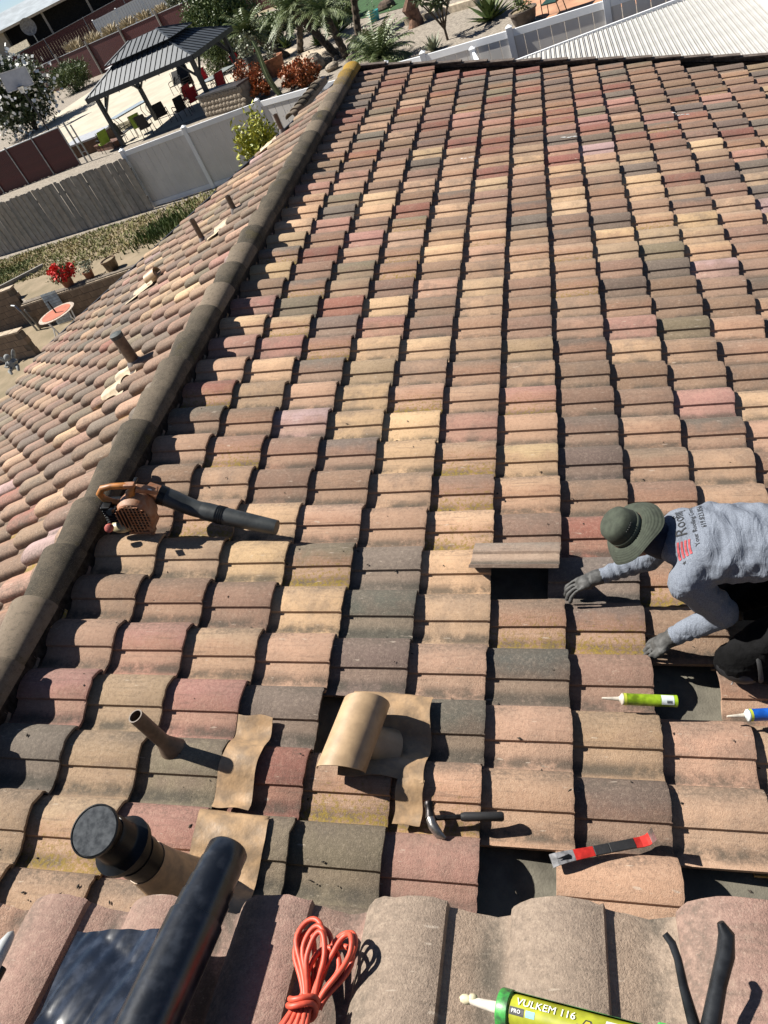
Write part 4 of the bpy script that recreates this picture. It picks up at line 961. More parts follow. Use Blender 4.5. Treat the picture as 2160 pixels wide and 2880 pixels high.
# palms
def palm(label, base, top, nf, fl, seed, group=None, droop=.9):
    base, top = Vector(base), Vector(top); t = thing('palm_tree' if (top - base).length > .5 else 'palm_clump', label, 'palm', base, group=group); d = top - base; r = random.Random(seed)
    if d.length > .5:
        n = 14; q = MB(); q.tube([d * (k / n) + Vector((0, 0, 0)) for k in range(n + 1)], [(.17 - .04 * k / n) * (1.12 if k % 2 else .92) for k in range(n + 1)], 9); q.build('trunk', M_BARK, t)
    q = MB()
    for k in range(nf):
        a = 6.283 * k / nf + r.uniform(-.25, .25); el = r.uniform(-.1, 1.25); L = fl * r.uniform(.8, 1.1); pts = []; v = Vector((cos(a) * cos(el), sin(a) * cos(el), sin(el))); p = Vector(d); st = L / 8
        for s_ in range(9): pts.append(p.copy()); p = p + v * st; v = (v + Vector((0, 0, -droop * .16))).normalized()
        q.tube(pts, [.016 - .0016 * s_ for s_ in range(9)], 4)
        for s_ in range(1, 9):
            for e in (0, .5):
                c = pts[s_] if e == 0 or s_ == 8 else pts[s_].lerp(pts[s_ + 1], .5); dv = (pts[s_] - pts[s_ - 1]).normalized(); sd_ = dv.cross(Vector((0, 0, 1)))
                if sd_.length < .01: continue
                sd_.normalize(); ll = .34 * fl * (1 - .075 * s_)
                for sg in (-1, 1):
                    tip = c + sd_ * sg * ll * .8 + dv * ll * .5 + Vector((0, 0, -ll * r.uniform(.2, .5))); q.add([c - dv * .032, c + dv * .036, tip], [(0, 1, 2)])
    q.build('crown', L_PALM, t)
palm('leaning palm with feathery crown nearest the gazebo', (-11.55, 37.0, TZ), (-13.2, 37.4, -1.75), 40, 1.45, 31)
palm('short palm with trunk leaning right behind the gravel path', (-10.8, 36.6, TZ), (-10.0, 36.9, -1.35), 38, 1.5, 32)
palm('tallest palm with dark shaggy trunk leaning left over the rocks', (-7.7, 31.6, TZ), (-8.9, 31.9, -1.1), 40, 1.6, 33)
palm('upright palm rising just right of the leaning one', (-7.15, 30.8, TZ), (-7.45, 31.0, -1.5), 36, 1.4, 34)
palm('palm with thick dark trunk beside the lawn', (-7.0, 33.2, TZ), (-6.5, 33.5, -1.0), 38, 1.5, 35)
palm('bushy pale palm clump behind the white fence', (-4.9, 26.6, TZ), (-4.9, 26.6, TZ + .25), 60, 1.6, 36)
# succulents, agaves, cactus
def rosette(label, x, y, n, L, m, seed, z=TZ, cat='agave', name='agave'):
    t = thing(name, label, cat, (x, y, z)); r = random.Random(seed); q = MB()
    for k in range(n):
        a = 6.283 * k / n * 2.4; el = r.uniform(.25, 1.35); l = L * r.uniform(.75, 1.1); v = Vector((cos(a) * cos(el), sin(a) * cos(el), sin(el))); s_ = Vector((-sin(a), cos(a), 0)) * l * .10
        q.add([-s_, s_, v * l * .5 + s_ * 1.1, v * l + Vector((0, 0, -.05 * l)), v * l * .5 - s_ * 1.1, v * l * .4 + Vector((0, 0, -.06 * l))], [(0, 1, 2, 3, 4), (0, 4, 3, 5), (1, 5, 3, 2)])
    q.build('leaves', m, t)
rosette('spiky agave beside the gravel path', -12.5, 40.1, 30, .75, L_GRN, 41); rosette('broad agave between two palm trunks', -9.7, 36.6, 30, .8, L_GRN, 42)
rosette('tall agave behind the palm trunks', -9.0, 37.6, 34, 1.1, L_GRN, 43); rosette('grey agave with dark heart on the pale gravel', -2.77, 25.6, 26, .65, L_GRY, 44)
rosette('wide leafy green shrub at the terracotta patio corner', -.75, 27.0, 40, 1.05, L_GRN, 45, cat='shrub', name='leafy_shrub')
rosette('upright spiky plant in the big dark pot', -13.9, 47.0, 44, 1.5, L_GRN, 46, TZ + .8, 'plant', 'potted_plant')
t = thing('cactus', 'tall ribbed column cactus rising over the white fence', 'cactus', (-9.85, 28.8, TZ))
vs = []; fs = []
for k in range(11):
    z = 2.15 * k / 10; x = -.10 * sin(k * .5) - .03 * k; rr_ = .105 * (1 - .35 * (k / 10) ** 3) if k < 10 else .03
    for j in range(20): a = 2 * pi * j / 20; w = rr_ * (1.18 if j % 4 == 0 else .88); vs.append((x + w * cos(a), w * sin(a), z))
for k in range(10):
    for j in range(20): fs.append((k * 20 + j, k * 20 + (j + 1) % 20, (k + 1) * 20 + (j + 1) % 20, (k + 1) * 20 + j))
MB().add(vs, fs).build('stem', mat('cactus_skin', (.13, .17, .07), .7, 0, .2, 8), t)
for k, (x, y, s_) in enumerate([(-11.4, 30.2, .62), (-10.9, 29.6, .5), (-9.4, 29.4, .55), (-8.9, 28.9, .6), (-8.3, 28.4, .55)]):
    shrub('succulent', ['dark red succulent mound beside the stone island', 'rusty succulent mound at the foot of the cactus', 'orange red succulent mound right of the cactus', 'bushy orange red succulent by the white fence', 'yellowing succulent mound by the rocks'][k], (x, y, TZ), (s_, s_, .45 if k else .7), 1700, .12, L_RED, 70 + k, 'succulent', 1.6, 24, None, False)
def stem_tree(label, x, y, h, n, seed, m=L_DRK):
    t = thing('small_tree', label, 'tree', (x, y, TZ)); r = random.Random(seed); q = MB(); ends = []
    for k in range(n):
        a = r.uniform(0, 6.28); l = r.uniform(.25, .6) * h; e = (cos(a) * l, sin(a) * l, h * r.uniform(.7, 1.0)); q.tube([(0, 0, 0), (0, 0, h * .25), (e[0] * .4, e[1] * .4, h * .55), e], [.05, .045, .03, .018], 6); ends.append(e)
    q.build('trunk', M_BARK, t); lv = MB()
    for e in ends: a = leaves(46, e, (.22, .22, .16), .24, r.randrange(999), 6, 3); lv.add(a.v, a.f)
    lv.build('crown', m, t)
stem_tree('small dark leaved tree with bare branching stems on pale gravel', -2.34, 26.5, 1.5, 8, 51)
# pots
def pot(label, x, y, r0, h, m, z=TZ, plant=None, seed=0, top=1.25):
    t = thing('plant_pot', label, 'plant pot', (x, y, z))
    MB().lathe([(r0 * .75, 0), (r0 * .9, h * .3), (r0, h * .85), (r0 * 1.1, h * .86), (r0 * 1.1, h), (r0 * .95, h), (r0 * .9, h * .9)], 20).build('pot', m, t, 40)
    MB().lathe([(r0 * .92, h * .9), (.001, h * .92)], 16, cap=False).build('soil', M_DIRT, t)
    if plant: leaves(plant[0], (0, 0, h + plant[2] * .6), (plant[1], plant[1], plant[2]), plant[3], seed, 20, 2.2).build('foliage', plant[4], t)
    if plant and len(plant) > 5: leaves(plant[5], (0, 0, h + plant[2] * .75), (plant[1] * 1.05, plant[1] * 1.05, plant[2]), .09, seed + 3, 30, 1.1, .6).build('flowers', M_FLR, t)['kind'] = 'stuff'
M_TERR = mat('terracotta', (.33, .13, .06), .85, 0, .3, 6); M_DPOT = mat('dark_glazed_pot', (.035, .04, .045), .35, 0, .2, 8); M_BPOT = mat('brown_glazed_pot', (.14, .085, .04), .4, 0, .35, 8)
pot('black pot holding a pale bushy plant beside the path', -13.0, 36.0, .40, .85, M_DPOT, plant=(600, .75, .55, .16, L_GRY), seed=81)
pot('wide terracotta pot with grey twiggy plant', -11.2, 33.5, .48, .75, M_TERR, plant=(260, .5, .45, .12, L_GRY), seed=82)
pot('big dark round pot at the lawn edge', -13.9, 47.0, .8, .8, M_DPOT)
pot('turquoise pot holding a bare stem at the lawn corner', -6.75, 36.7, .26, .42, mat('turquoise_glaze', (.03, .33, .33), .4), plant=(40, .2, .6, .1, L_GRY), seed=84)
pot('half barrel planter beside the terracotta patio', .48, 24.4, .42, .42, mat('barrel_wood', (.12, .095, .075), .9), plant=(160, .3, .2, .12, L_GRN), seed=85)
pot('terracotta pot of scarlet geraniums on the block wall', -12.97, 14.17, .17, .27, M_TERR, plant=(420, .38, .24, .09, L_GRN, 420), seed=86)
pot('small terracotta pot with lavender like tuft', -12.23, 14.25, .14, .24, M_TERR, plant=(260, .24, .2, .07, L_GRY), seed=87)
pot('empty brown glazed pot at the end of the block wall', -11.45, 14.33, .21, .33, M_BPOT)
M_ROCK = mat('river_rock', (.36, .30, .23), .95, 0, .4, 6, .6, 20, .03); M_ROCKD = mat('dark_rock', (.12, .085, .06), .95, 0, .4, 5, .6, 18)
def rock(label, x, y, s_, seed, m=M_ROCK, group=None):
    r = random.Random(seed); q = MB(); q.ell((0, 0, 0), (s_, s_ * r.uniform(.6, .9), s_ * r.uniform(.5, .75)), 10, 7); ph = [r.uniform(0, 6) for _ in range(3)]
    q.v = [tuple(Vector(v) * (1 + .14 * sin(v[0] * 7 / s_ * .5 + ph[0]) * sin(v[1] * 6 / s_ * .5 + ph[1]) + .1 * sin(v[2] * 9 / s_ * .5 + ph[2]))) for v in q.v]
    o = q.build('rock', m); o.location = (x, y, TZ + s_ * .3); o.rotation_euler = (0, 0, r.uniform(0, 6)); tag(o, label, 'rock', group)
r = random.Random(77)
for k in range(34): rock('tan river rock in the pile beneath the palms', r.uniform(-10.2, -6.6), 31.6 + r.gauss(0, .9), r.uniform(.16, .34), 300 + k, group='rocks piled beneath the palms')
rock('big tan boulder in front of the palms', -8.6, 30.9, .62, 401); rock('dark boulder on the green lawn', -6.5, 38.9, .5, 402, M_ROCKD)
t = thing('driftwood_stump', 'gnarled brown wooden stump standing by the pale curb', 'stump', (-4.1, 31.5, TZ))
MB().tube([(0, 0, -.05), (.05, 0, .3), (-.08, .05, .65), (.1, 0, 1.0), (.02, 0, 1.5)], [.38, .26, .34, .22, .28], 9).build('trunk', mat('red_brown_wood', (.19, .10, .06), .9, 0, .4, 5, .6, 20), t)
q = MB().bar((-4.6, 32.5, TZ + .1), (-1.4, 30.6, TZ + .1), .35, .3).build('kerb', mat('pale_curb', (.5, .42, .31), .9), None); q['kind'] = 'structure'
# ------------------------------------------------------------------ fences
def vinyl_fence(label, pts, z0, h, m_panel, group=None, pw=.13):
    t = thing('vinyl_fence', label, 'fence', (pts[0][0], pts[0][1], z0)); inv = Matrix.Translation(t.location).inverted()
    def ch(o): o.matrix_parent_inverse = inv; return o
    for k, (x, y) in enumerate(pts):
        q = MB().box((x, y, z0 + (h + .06) / 2), (pw, pw, h + .06)); p = ch(q.build('post', M_WHITEV, t)); c_ = MB().add([(x - pw * .6, y - pw * .6, z0 + h + .06), (x + pw * .6, y - pw * .6, z0 + h + .06), (x + pw * .6, y + pw * .6, z0 + h + .06), (x - pw * .6, y + pw * .6, z0 + h + .06), (x, y, z0 + h + .12)], [(0, 1, 4), (1, 2, 4), (2, 3, 4), (3, 0, 4), (3, 2, 1, 0)]).build('post_cap', M_WHITEV, p); c_.matrix_parent_inverse = Matrix.Identity(4)
    for (xa, ya), (xb, yb) in zip(pts[:-1], pts[1:]):
        A, B = Vector((xa, ya, 0)), Vector((xb, yb, 0)); d = (B - A).normalized(); L = (B - A).length
        for zz, hh in ((z0 + h - .07, .14), (z0 + .09, .14)): ch(MB().bar(A + Vector((0, 0, zz)), B + Vector((0, 0, zz)), .06, hh).build('rail', M_WHITEV, t))
        n = max(1, round(L / .30))
        for k in range(n):
            a = A + d * (L * k / n + .008); b = A + d * (L * (k + 1) / n - .008); zz = Vector((0, 0, z0 + h / 2)); ch(MB().bar(a + zz, b + zz, .022, h - .28).build('panel', m_panel, t))
vinyl_fence('white vinyl fence with shade tinted panels running behind the gable', [(-12.15, 19.2), (-9.62, 18.85), (-6.9, 18.4), (-4.75, 17.42), (-2.6, 16.5), (-1.57, 15.98), (.56, 15.1), (2.6, 14.4), (4.8, 13.9), (7.0, 13.4)], TZ, 1.85, M_SHADEV)
vinyl_fence('short return of white vinyl fence meeting the patio cover', [(-.33, 15.2), (-.05, 13.6)], TZ, 1.7, M_SHADEV)
vinyl_fence('distant plain white vinyl fence behind the pampas grass', [(-45.8, 83.8), (-43.3, 85.0), (-40.7, 86.3), (-38.2, 87.5)], -1.9, 2.3, M_WHITEV)
# weathered boards
M_BOARD = [mat('weathered_board_%s' % n_, c, .95, 0, .3, 6, .4, 40, col2=c2) for n_, c, c2 in (('grey', (.35, .325, .285), (.25, .23, .205)), ('warm', (.37, .33, .275), (.27, .24, .205)), ('dark', (.28, .26, .235), (.20, .19, .17)))]
t = thing('board_fence', 'weathered grey dog-eared board fence above the dry grass', 'fence', (-12.0, 18.9, TZ)); inv = Matrix.Translation(t.location).inverted()
A, B = Vector((-12.05, 18.95, 0)), Vector((-21.5, 20.55, 0)); d = (B - A).normalized(); nb = 64; wb = .145; r = random.Random(3); side = d.cross(Vector((0, 0, 1)))
for k in range(nb):
    p = A + d * (wb - .005) * k; h = 1.72 + r.uniform(-.03, .03); q = MB(); w2 = wb; rot = r.uniform(-.012, .012); off = side * (.014 if k % 2 else -.004)
    prof2 = [(0, 0), (w2, 0), (w2, h - .035), (w2 - .03, h), (.03, h), (0, h - .035)]
    vs = [p + off + d * (x + z * rot) + Vector((0, 0, TZ + z)) for x, z in prof2]; vs += [v + side * .018 for v in vs]
    q.add(vs, [tuple(range(6)), tuple(range(11, 5, -1))] + [(i_, (i_ + 1) % 6, 6 + (i_ + 1) % 6, 6 + i_) for i_ in range(6)]); o = q.build('board', M_BOARD[r.choice([0, 0, 1, 2])], t); o.matrix_parent_inverse = inv
for zz in (.4, 1.35): o = MB().bar(A + Vector((0, .05, TZ + zz)), B + Vector((0, .05, TZ + zz)), .05, .09).build('rail', M_BOARD[2], t); o.matrix_parent_inverse = inv
# maroon slatted chain-link
M_MAR = mat('maroon_slat', (.07, .011, .009), .6, 0, .2, 3); M_GALV = mat('galvanised_pipe', (.32, .33, .34), .4, .7, .2, 10)
def slat_fence(label, a, b, z0, z1, h, ns, posts, wood=False, gap=.14, drop=0):
    a, b = Vector((*a, 0)), Vector((*b, 0)); t = thing('slat_fence', label, 'fence', (a.x, a.y, z0)); inv = Matrix.Translation(t.location).inverted(); d = (b - a); L = d.length; s_ = L / ns; u = d.normalized(); r = random.Random(ns)
    me_ = None
    for k in range(ns):
        p = a + u * s_ * k; z = z0 + (z1 - z0) * k / ns
        if me_ is None: me_ = MB().box((0, 0, h / 2), (s_ * (1 - gap), .012, h)).mesh('slat', M_MAR)
        o = bpy.data.objects.new('slat', me_); COL.objects.link(o); o.parent = t; o.matrix_parent_inverse = inv; o.matrix_basis = Matrix.Translation((p.x, p.y, z + r.uniform(-.02, .02))) @ Matrix.Rotation(math.atan2(u.y, u.x), 4, 'Z')
    for k in range(posts + 1):
        p = a + d * k / posts; z = z0 + (z1 - z0) * k / posts
        o = (MB().tube([(p.x, p.y - .1, z - .2), (p.x, p.y - .1, z + h + .35)], .10, 8) if wood else MB().tube([(p.x, p.y - .04, z - .2), (p.x, p.y - .04, z + h + .1)], .035, 8)).build('post', M_BOARD[0] if wood else M_GALV, t); o.matrix_parent_inverse = inv
    o = MB().tube([(a.x, a.y - .03, z0 + h), (b.x, b.y - .03, z1 + h)], .028, 8).build('top_rail', M_GALV, t); o.matrix_parent_inverse = inv
    return t
slat_fence('near maroon slatted chain-link panel with galvanised rail', (-29.5, 32.6), (-22.0, 31.6), TZ, TZ, 1.82, 74, 4, gap=.09)
slat_fence('long maroon slatted fence along the far side of the patio', (-56, 78.5), (-16, 60.3), TZ, TZ, 2.55, 160, 8, wood=True, gap=.04)
slat_fence('distant maroon slatted fence in front of the carport house', (-66, 77.5), (-36, 95.5), -1.9, -1.2, 2.45, 110, 7, gap=.03)
t = thing('gate_post', 'pair of galvanised gate posts beside the maroon panel', 'gate post', (-21.5, 31.4, TZ)); MB().tube([(0, 0, 0), (0, 0, 1.95)], .045, 8).build('post', M_GALV, t); MB().tube([(.35, -.1, 0), (.35, -.1, 1.75)], .04, 8).build('post', M_GALV, t)
for zz in (.5, 1.2): MB().tube([(0, 0, zz), (.35, -.1, zz)], .02, 6).build('hinge_bar', M_GALV, t)
# ------------------------------------------------------------------ gazebo
M_GZ = mat('charcoal_metal', (.035, .04, .045), .45, .4, .2, 4); M_GZR = mat('slate_metal_roof', (.055, .066, .08), .6, .1, .15, 2)
fd_, sd_ = Vector((.985, -.17, 0)), Vector((.17, .985, 0)); GC = Vector((-16.25, 32.85, TZ))
t = thing('gazebo', 'charcoal metal gazebo with two tier standing seam roof', 'gazebo', GC); gz = t
def gp(a, b, z): return fd_ * a + sd_ * b + Vector((0, 0, z))
HA, HB, EZ = 3.25, 2.0, 2.28
for sa in (-1, 1):
    for sb in (-1, 1):
        p0, p1 = gp(sa * (HA - .35), sb * (HB - .35), 0), gp(sa * (HA - .35), sb * (HB - .35), EZ); MB().bar(p0, p1, .17, .17, up=fd_).build('post', M_GZ, t)
        MB().bar(gp(sa * (HA - .4), sb * (HB - .35), EZ - .75), gp(sa * (HA - 1.1), sb * (HB - .35), EZ - .05), .08, .08).build('brace', M_GZ, t); MB().bar(gp(sa * (HA - .35), sb * (HB - .4), EZ - .75), gp(sa * (HA - .35), sb * (HB - 1.1), EZ - .05), .08, .08).build('brace', M_GZ, t)
for s_ in (-1, 1):
    MB().bar(gp(-HA, s_ * HB, EZ + .02), gp(HA, s_ * HB, EZ + .02), .06, .2).build('eave_beam', M_GZ, t); MB().bar(gp(s_ * HA, -HB, EZ + .02), gp(s_ * HA, HB, EZ + .02), .06, .2).build('eave_beam', M_GZ, t)
def hip(a0, b0, z0, a1, b1, z1, seam):
    c0 = [gp(-a0, -b0, z0), gp(a0, -b0, z0), gp(a0, b0, z0), gp(-a0, b0, z0)]; c1 = [gp(-a1, -b1, z1), gp(a1, -b1, z1), gp(a1, b1, z1), gp(-a1, b1, z1)]
    for k in range(4):
        A0, B0, A1, B1 = c0[k], c0[(k + 1) % 4], c1[k], c1[(k + 1) % 4]; n = (B0 - A0).cross(A1 - A0).normalized()
        if n.z < 0: n = -n
        pn = MB().add([A0, B0, B1, A1, A0 - n * .03, B0 - n * .03, B1 - n * .03, A1 - n * .03], [(0, 1, 2, 3), (7, 6, 5, 4), (0, 4, 5, 1), (1, 5, 6, 2), (2, 6, 7, 3), (3, 7, 4, 0)]).build('roof_panel', M_GZR, t)
        L0 = (B0 - A0).length; L1 = (B1 - A1).length; e = (B0 - A0).normalized(); up_ = ((A1 + B1) / 2 - (A0 + B0) / 2); inset = (L0 - L1) / 2; ns = max(2, int(L0 / seam))
        for q_ in range(1, ns):
            x = L0 * q_ / ns; f = 1.0
            if x < inset: f = x / inset
            elif x > L0 - inset: f = (L0 - x) / inset
            a = A0 + e * x; MB().bar(a + n * .012, a + up_ * f + n * .012, .02, .035, up=n).build('seam', M_GZ, pn)
        MB().bar(A0 + n * .02, A1 + n * .02, .07, .04, up=n).build('hip_trim', M_GZR, t)
hip(HA + .02, HB + .02, EZ + .1, 1.55, .75, EZ + .85, .30)
hip(1.95, 1.1, EZ + .90, .85, .06, EZ + 1.32, .30)
MB().box((0, 0, EZ + .86), (2.6, 1.3, .12), Matrix((fd_, sd_, Vector((0, 0, 1)))).transposed()).build('vent_band', M_GZ, t)
for k in range(8):
    f = (k + .5) / 8; q = gp(-HA + 2 * HA * f, -HB, EZ - .12); MB().lathe([(.006, .08), (.025, .05), (.03, .02), (.004, -.02)], 8, Matrix.Translation(q)).build('string_bulb', mat('bulb_glass', (.5, .5, .45), .2), t)
# ------------------------------------------------------------------ patio furniture
M_REDF = mat('red_sling_fabric', (.48, .02, .025), .75, 0, .15, 6); M_BLKF = mat('black_wicker', (.015, .014, .013), .7, 0, .3, 40, .5, 80); M_GRNF = mat('lime_sling_fabric', (.20, .30, .025), .75, 0, .15, 6); M_BLKM = mat('black_tube_frame', (.02, .02, .02), .4, .4, .1, 5)
def chair(label, x, y, rz, m, group=None, tilt=.28, z=TZ):
    t = thing('patio_chair', label, 'chair', (x, y, z), (0, 0, rz), group)
    MB().box((0, 0, .42), (.50, .50, .035), Matrix.Rotation(-.06, 3, 'Y')).build('seat', m, t)
    MB().grid(lambda a, b: Vector((-.25 - .62 * a * tilt + .02 * sin(a * 3), -.25 + .5 * b, .43 + .58 * a)), 5, 3, .03).build('backrest', m, t)
    for sy in (-1, 1):
        MB().tube([(.25, sy * .27, 0), (.24, sy * .27, .40), (.22, sy * .27, .62)], .016, 6).build('leg', M_BLKM, t); MB().tube([(-.34, sy * .27, 0), (-.25, sy * .27, .42), (-.40, sy * .27, 1.0)], .016, 6).build('leg', M_BLKM, t)
        MB().tube([(.22, sy * .27, .62), (.05, sy * .28, .66), (-.32, sy * .27, .64)], .02, 6).build('armrest', M_BLKM, t)
    return t
chair('red sling chair facing the glass table, back to the gazebo post', -16.6, 34.6, 2.6, M_REDF); chair('red sling chair pulled out in front of the glass table', -15.6, 33.2, 2.2, M_REDF)
chair('red sling chair between gazebo post and stone island', -14.5, 34.2, 2.5, M_REDF); chair('pinkish red sling chair at the far end of the glass table', -14.2, 37.4, -.6, M_REDF)
chair('red sling chair beside the black pot', -13.6, 37.9, -1.2, M_REDF); chair('red sling chair behind the stack of black chairs', -16.4, 37.3, -1.0, M_REDF)
chair('black wicker armchair with rounded back under the gazebo', -17.3, 32.9, 1.9, M_BLKF, tilt=.2); chair('black wicker armchair beside the white fence top', -16.0, 32.2, 2.4, M_BLKF, tilt=.2)
chair('dark wicker chair behind the lime green one', -17.7, 31.6, 1.7, M_BLKF, tilt=.2); chair('dark wicker chair at the foot of the left gazebo post', -19.5, 32.5, 1.2, M_BLKF, tilt=.2)
chair('lime green sling chair between two dark wicker chairs', -18.6, 32.6, 2.0, M_GRNF); chair('lime green sling chair tipped beside the fence rail', -20.4, 31.9, 2.4, M_GRNF, tilt=.5)
chair('black high back lounge chair at the far side of the patio', -19.6, 40.5, -1.7, M_BLKF, tilt=.45)
for k in range(4): chair('black patio chair in the stack beside the red chairs', -18.1 + .02 * k, 38.7 + .04 * k, -1.2, M_BLKM, 'stack of black patio chairs', z=TZ + .11 * k)
chair('dark green folding chair on the terracotta patio', 1.4, 23.9, 2.8, mat('dark_green_metal', (.02, .06, .045), .5)); chair('black chair on the terracotta patio beside the green one', 2.3, 25.3, 2.6, M_BLKM)
def ptable(label, x, y, rz, L, W, h, mt, z=TZ):
    t = thing('patio_table', label, 'table', (x, y, z), (0, 0, rz)); MB().box((0, 0, h), (L, W, .025)).build('table_top', mt, t)
    MB().box((0, 0, h - .035), (L * .96, W * .94, .03)).build('frame', M_BLKM, t)
    for sx in (-1, 1):
        for sy in (-1, 1): MB().tube([(sx * L * .42, sy * W * .42, 0), (sx * L * .36, sy * W * .36, h * .5), (sx * L * .44, sy * W * .44, h)], .018, 6).build('leg', M_BLKM, t)
M_GLS = mat('frosted_glass_top', (.42, .46, .45), .12, 0, .1, 3)
ptable('glass topped patio table left of the gazebo middle', -20.9, 36.6, .85, 2.1, 1.0, .72, M_GLS); ptable('glass topped patio table ringed by red chairs', -14.9, 35.6, 1.1, 1.9, 1.0, .72, M_GLS)
t = thing('picnic_table', 'white topped picnic table with bench by the maroon fence', 'picnic table', (-34.6, 63.6, TZ), (0, 0, -.45)); M_PT = mat('white_table_top', (.75, .76, .76), .5)
MB().box((0, 0, .78), (3.4, .8, .05)).build('table_top', M_PT, t); MB().box((0, -.75, .45), (3.4, .3, .05)).build('bench', M_PT, t)
for s_ in (-1, 1): MB().bar((s_ * 1.2, -.3, 0), (s_ * 1.2, .2, .76), .08, .06).build('leg', M_GALV, t); MB().bar((s_ * 1.2, -.75, 0), (s_ * 1.2, -.75, .44), .06, .06).build('leg', M_GALV, t)
# basketball hoop
t = thing('basketball_hoop', 'basketball hoop with clear backboard on a dark pole', 'basketball hoop', (-34.4, 48.9, TZ), (0, 0, .62)); 
MB().tube([(0, 0, 0), (0, .12, 1.6), (-.05, .12, 2.6), (0, -.1, 3.2)], .07, 10).build('pole', M_BLKM, t); Mb = Matrix.Translation((0, -.2, 3.5)) @ Matrix.Rotation(radians(8), 4, 'Y')
MB().box((0, 0, 0), (1.85, .03, 1.12)).build('backboard', mat('cloudy_acrylic', (.36, .38, .44), .2, 0, .1, 2), t).matrix_basis = Mb
fr = MB()
for a, b, c, d_ in ((-.93, -.57, .93, -.57), (-.93, .57, .93, .57), (-.93, -.57, -.93, .57), (.93, -.57, .93, .57)): fr.bar((a, -.03, b), (c, -.03, d_), .05, .05, up=(0, 1, 0))
fr.build('backboard_frame', mat('pale_frame', (.55, .56, .58), .5), t).matrix_basis = Mb
MB().bar((-.5, .06, .5), (0, .06, -.2), .07, .05, up=(0, 1, 0)).bar((.5, .06, .5), (0, .06, -.2), .07, .05, up=(0, 1, 0)).build('backboard_brace', M_BLKM, t).matrix_basis = Mb
MB().tube([(.23 * cos(a), -.27 + .23 * sin(a), -.45) for a in [6.283 * k / 16 for k in range(16)]], .014, 6, closed=True).build('rim', M_BLKM, t).matrix_basis = Mb
MB().lathe([(.22, -.46), (.16, -.65), (.14, -.85)], 10, Matrix.Translation((0, -.27, 0)), cap=False).build('net', mat('net_white', (.7, .7, .68), .8), t).matrix_basis = Mb
# stone barbecue island
t = thing('stone_island', 'stone faced island with dark counter top at the gazebo corner', 'island', (-12.6, 30.0, TZ)); A, B = Vector((-1.3, .65, 0)), Vector((1.25, -.7, 0))
MB().bar(A + Vector((0, 0, .42)), B + Vector((0, 0, .42)), .7, .84).build('core', mat('mortar', (.25, .22, .18), .95), t); MB().bar(A + Vector((0, 0, .88)), B + Vector((0, 0, .88)), .85, .07).build('counter_top', mat('dark_granite', (.05, .045, .045), .4), t)
d = (B - A).normalized(); nn = Vector((d.y, -d.x, 0)); r = random.Random(9); st_m = MB().ell((0, 0, 0), (.16, .04, .12), 8, 5).mesh('stone', mat('ledge_stone', (.33, .27, .2), .95, 0, .4, 3))
for row in range(4):
    for c in range(11):
        o = bpy.data.objects.new('stone', st_m); COL.objects.link(o); o.parent = t; o.matrix_basis = Matrix.Translation(A + d * (.15 + .26 * c + (.13 if row % 2 else 0)) + nn * .355 + Vector((0, 0, .12 + .2 * row))) @ Matrix.Rotation(math.atan2(d.y, d.x), 4, 'Z') @ Matrix.Diagonal((r.uniform(.8, 1.1), 1, r.uniform(.75, 1.1), 1))
# covered tub, timber step, hose
t = thing('tub_cover', 'grey vinyl covered tub beside the timber step', 'tub', (-22.6, 34.2, TZ), (0, 0, -.2)); MB().box((0, 0, .3), (2.6, 1.6, .6)).build('tub_side', mat('tub_wood', (.12, .07, .045), .8), t); MB().box((0, 0, .63), (2.7, 1.7, .08)).build('cover', mat('grey_vinyl_cover', (.42, .43, .45), .4, 0, .1, 3), t)
t = thing('timber_step', 'red brown timber step below the gazebo post', 'step', (-20.6, 32.6, TZ), (0, 0, -.55))
for k in range(4): MB().box((0, -.22 + .15 * k, .30), (2.2, .14, .04)).build('plank', mat('redwood', (.14, .065, .04), .8, 0, .3, 5), t)
MB().box((0, 0, .14), (2.1, .5, .27)).build('riser', mat('redwood', (1, 1, 1)), t)
r = random.Random(2); q = MB()
for k in range(5): q.tube([(-22.6 + 1.5 * cos(a) * (1 - .1 * k) + .35 * k, 37.5 + .9 * sin(a) * (1 - .08 * k) - .2 * k, TZ + .03) for a in [6.283 * j / 26 for j in range(26)]], .022, 5, closed=True)
o = q.build('garden_hose', mat('cream_hose', (.5, .45, .3), .6)); o['kind'] = 'stuff'; tag(o, 'loosely coiled pale garden hose on the concrete patio', 'hose')
# ------------------------------------------------------------------ carport house on the rise
t = thing('carport_house', 'beige house with pale grey roof and deep dark carport', 'house', (-63.4, 102.4, .2)); u = Vector((8.0, 4.8, 0)).normalized(); w_ = Vector((-u.y, u.x, 0))
def hp(a, b, z): return u * a + w_ * b + Vector((0, 0, z))
MH = Matrix((u, w_, Vector((0, 0, 1)))).transposed()
MB().add([hp(-16, -1.2, 3.15), hp(14, -1.2, 3.15), hp(14, 6, 4.9), hp(-16, 6, 4.9), hp(-16, 13, 3.2), hp(14, 13, 3.2)], [(0, 1, 2, 3), (3, 2, 5, 4)]).build('roof', mat('pale_grey_roofing', (.34, .38, .41), .9, 0, .15, .6), t)
MB().bar(hp(-16, -1.2, 3.05), hp(14, -1.2, 3.05), .1, .28).build('fascia', M_STUCCO, t)
MB().box(hp(-10, 4, 1.5), (11.0, 8, 3.2), MH).build('wall', M_STUCCO, t); MB().box(hp(5, 7.5, 1.5), (19, .3, 3.2), MH).build('back_wall', mat('dark_carport_wall', (.05, .045, .04), .9), t); MB().box(hp(14, 4, 1.5), (.3, 8, 3.2), MH).build('side_wall', mat('dark_carport_wall', (1, 1, 1)), t)
for a in (1.2, 7.2, 13.2): MB().box(hp(a, -.6, 1.5), (.28, .28, 3.1), MH).build('post', M_BOARD[1], t)
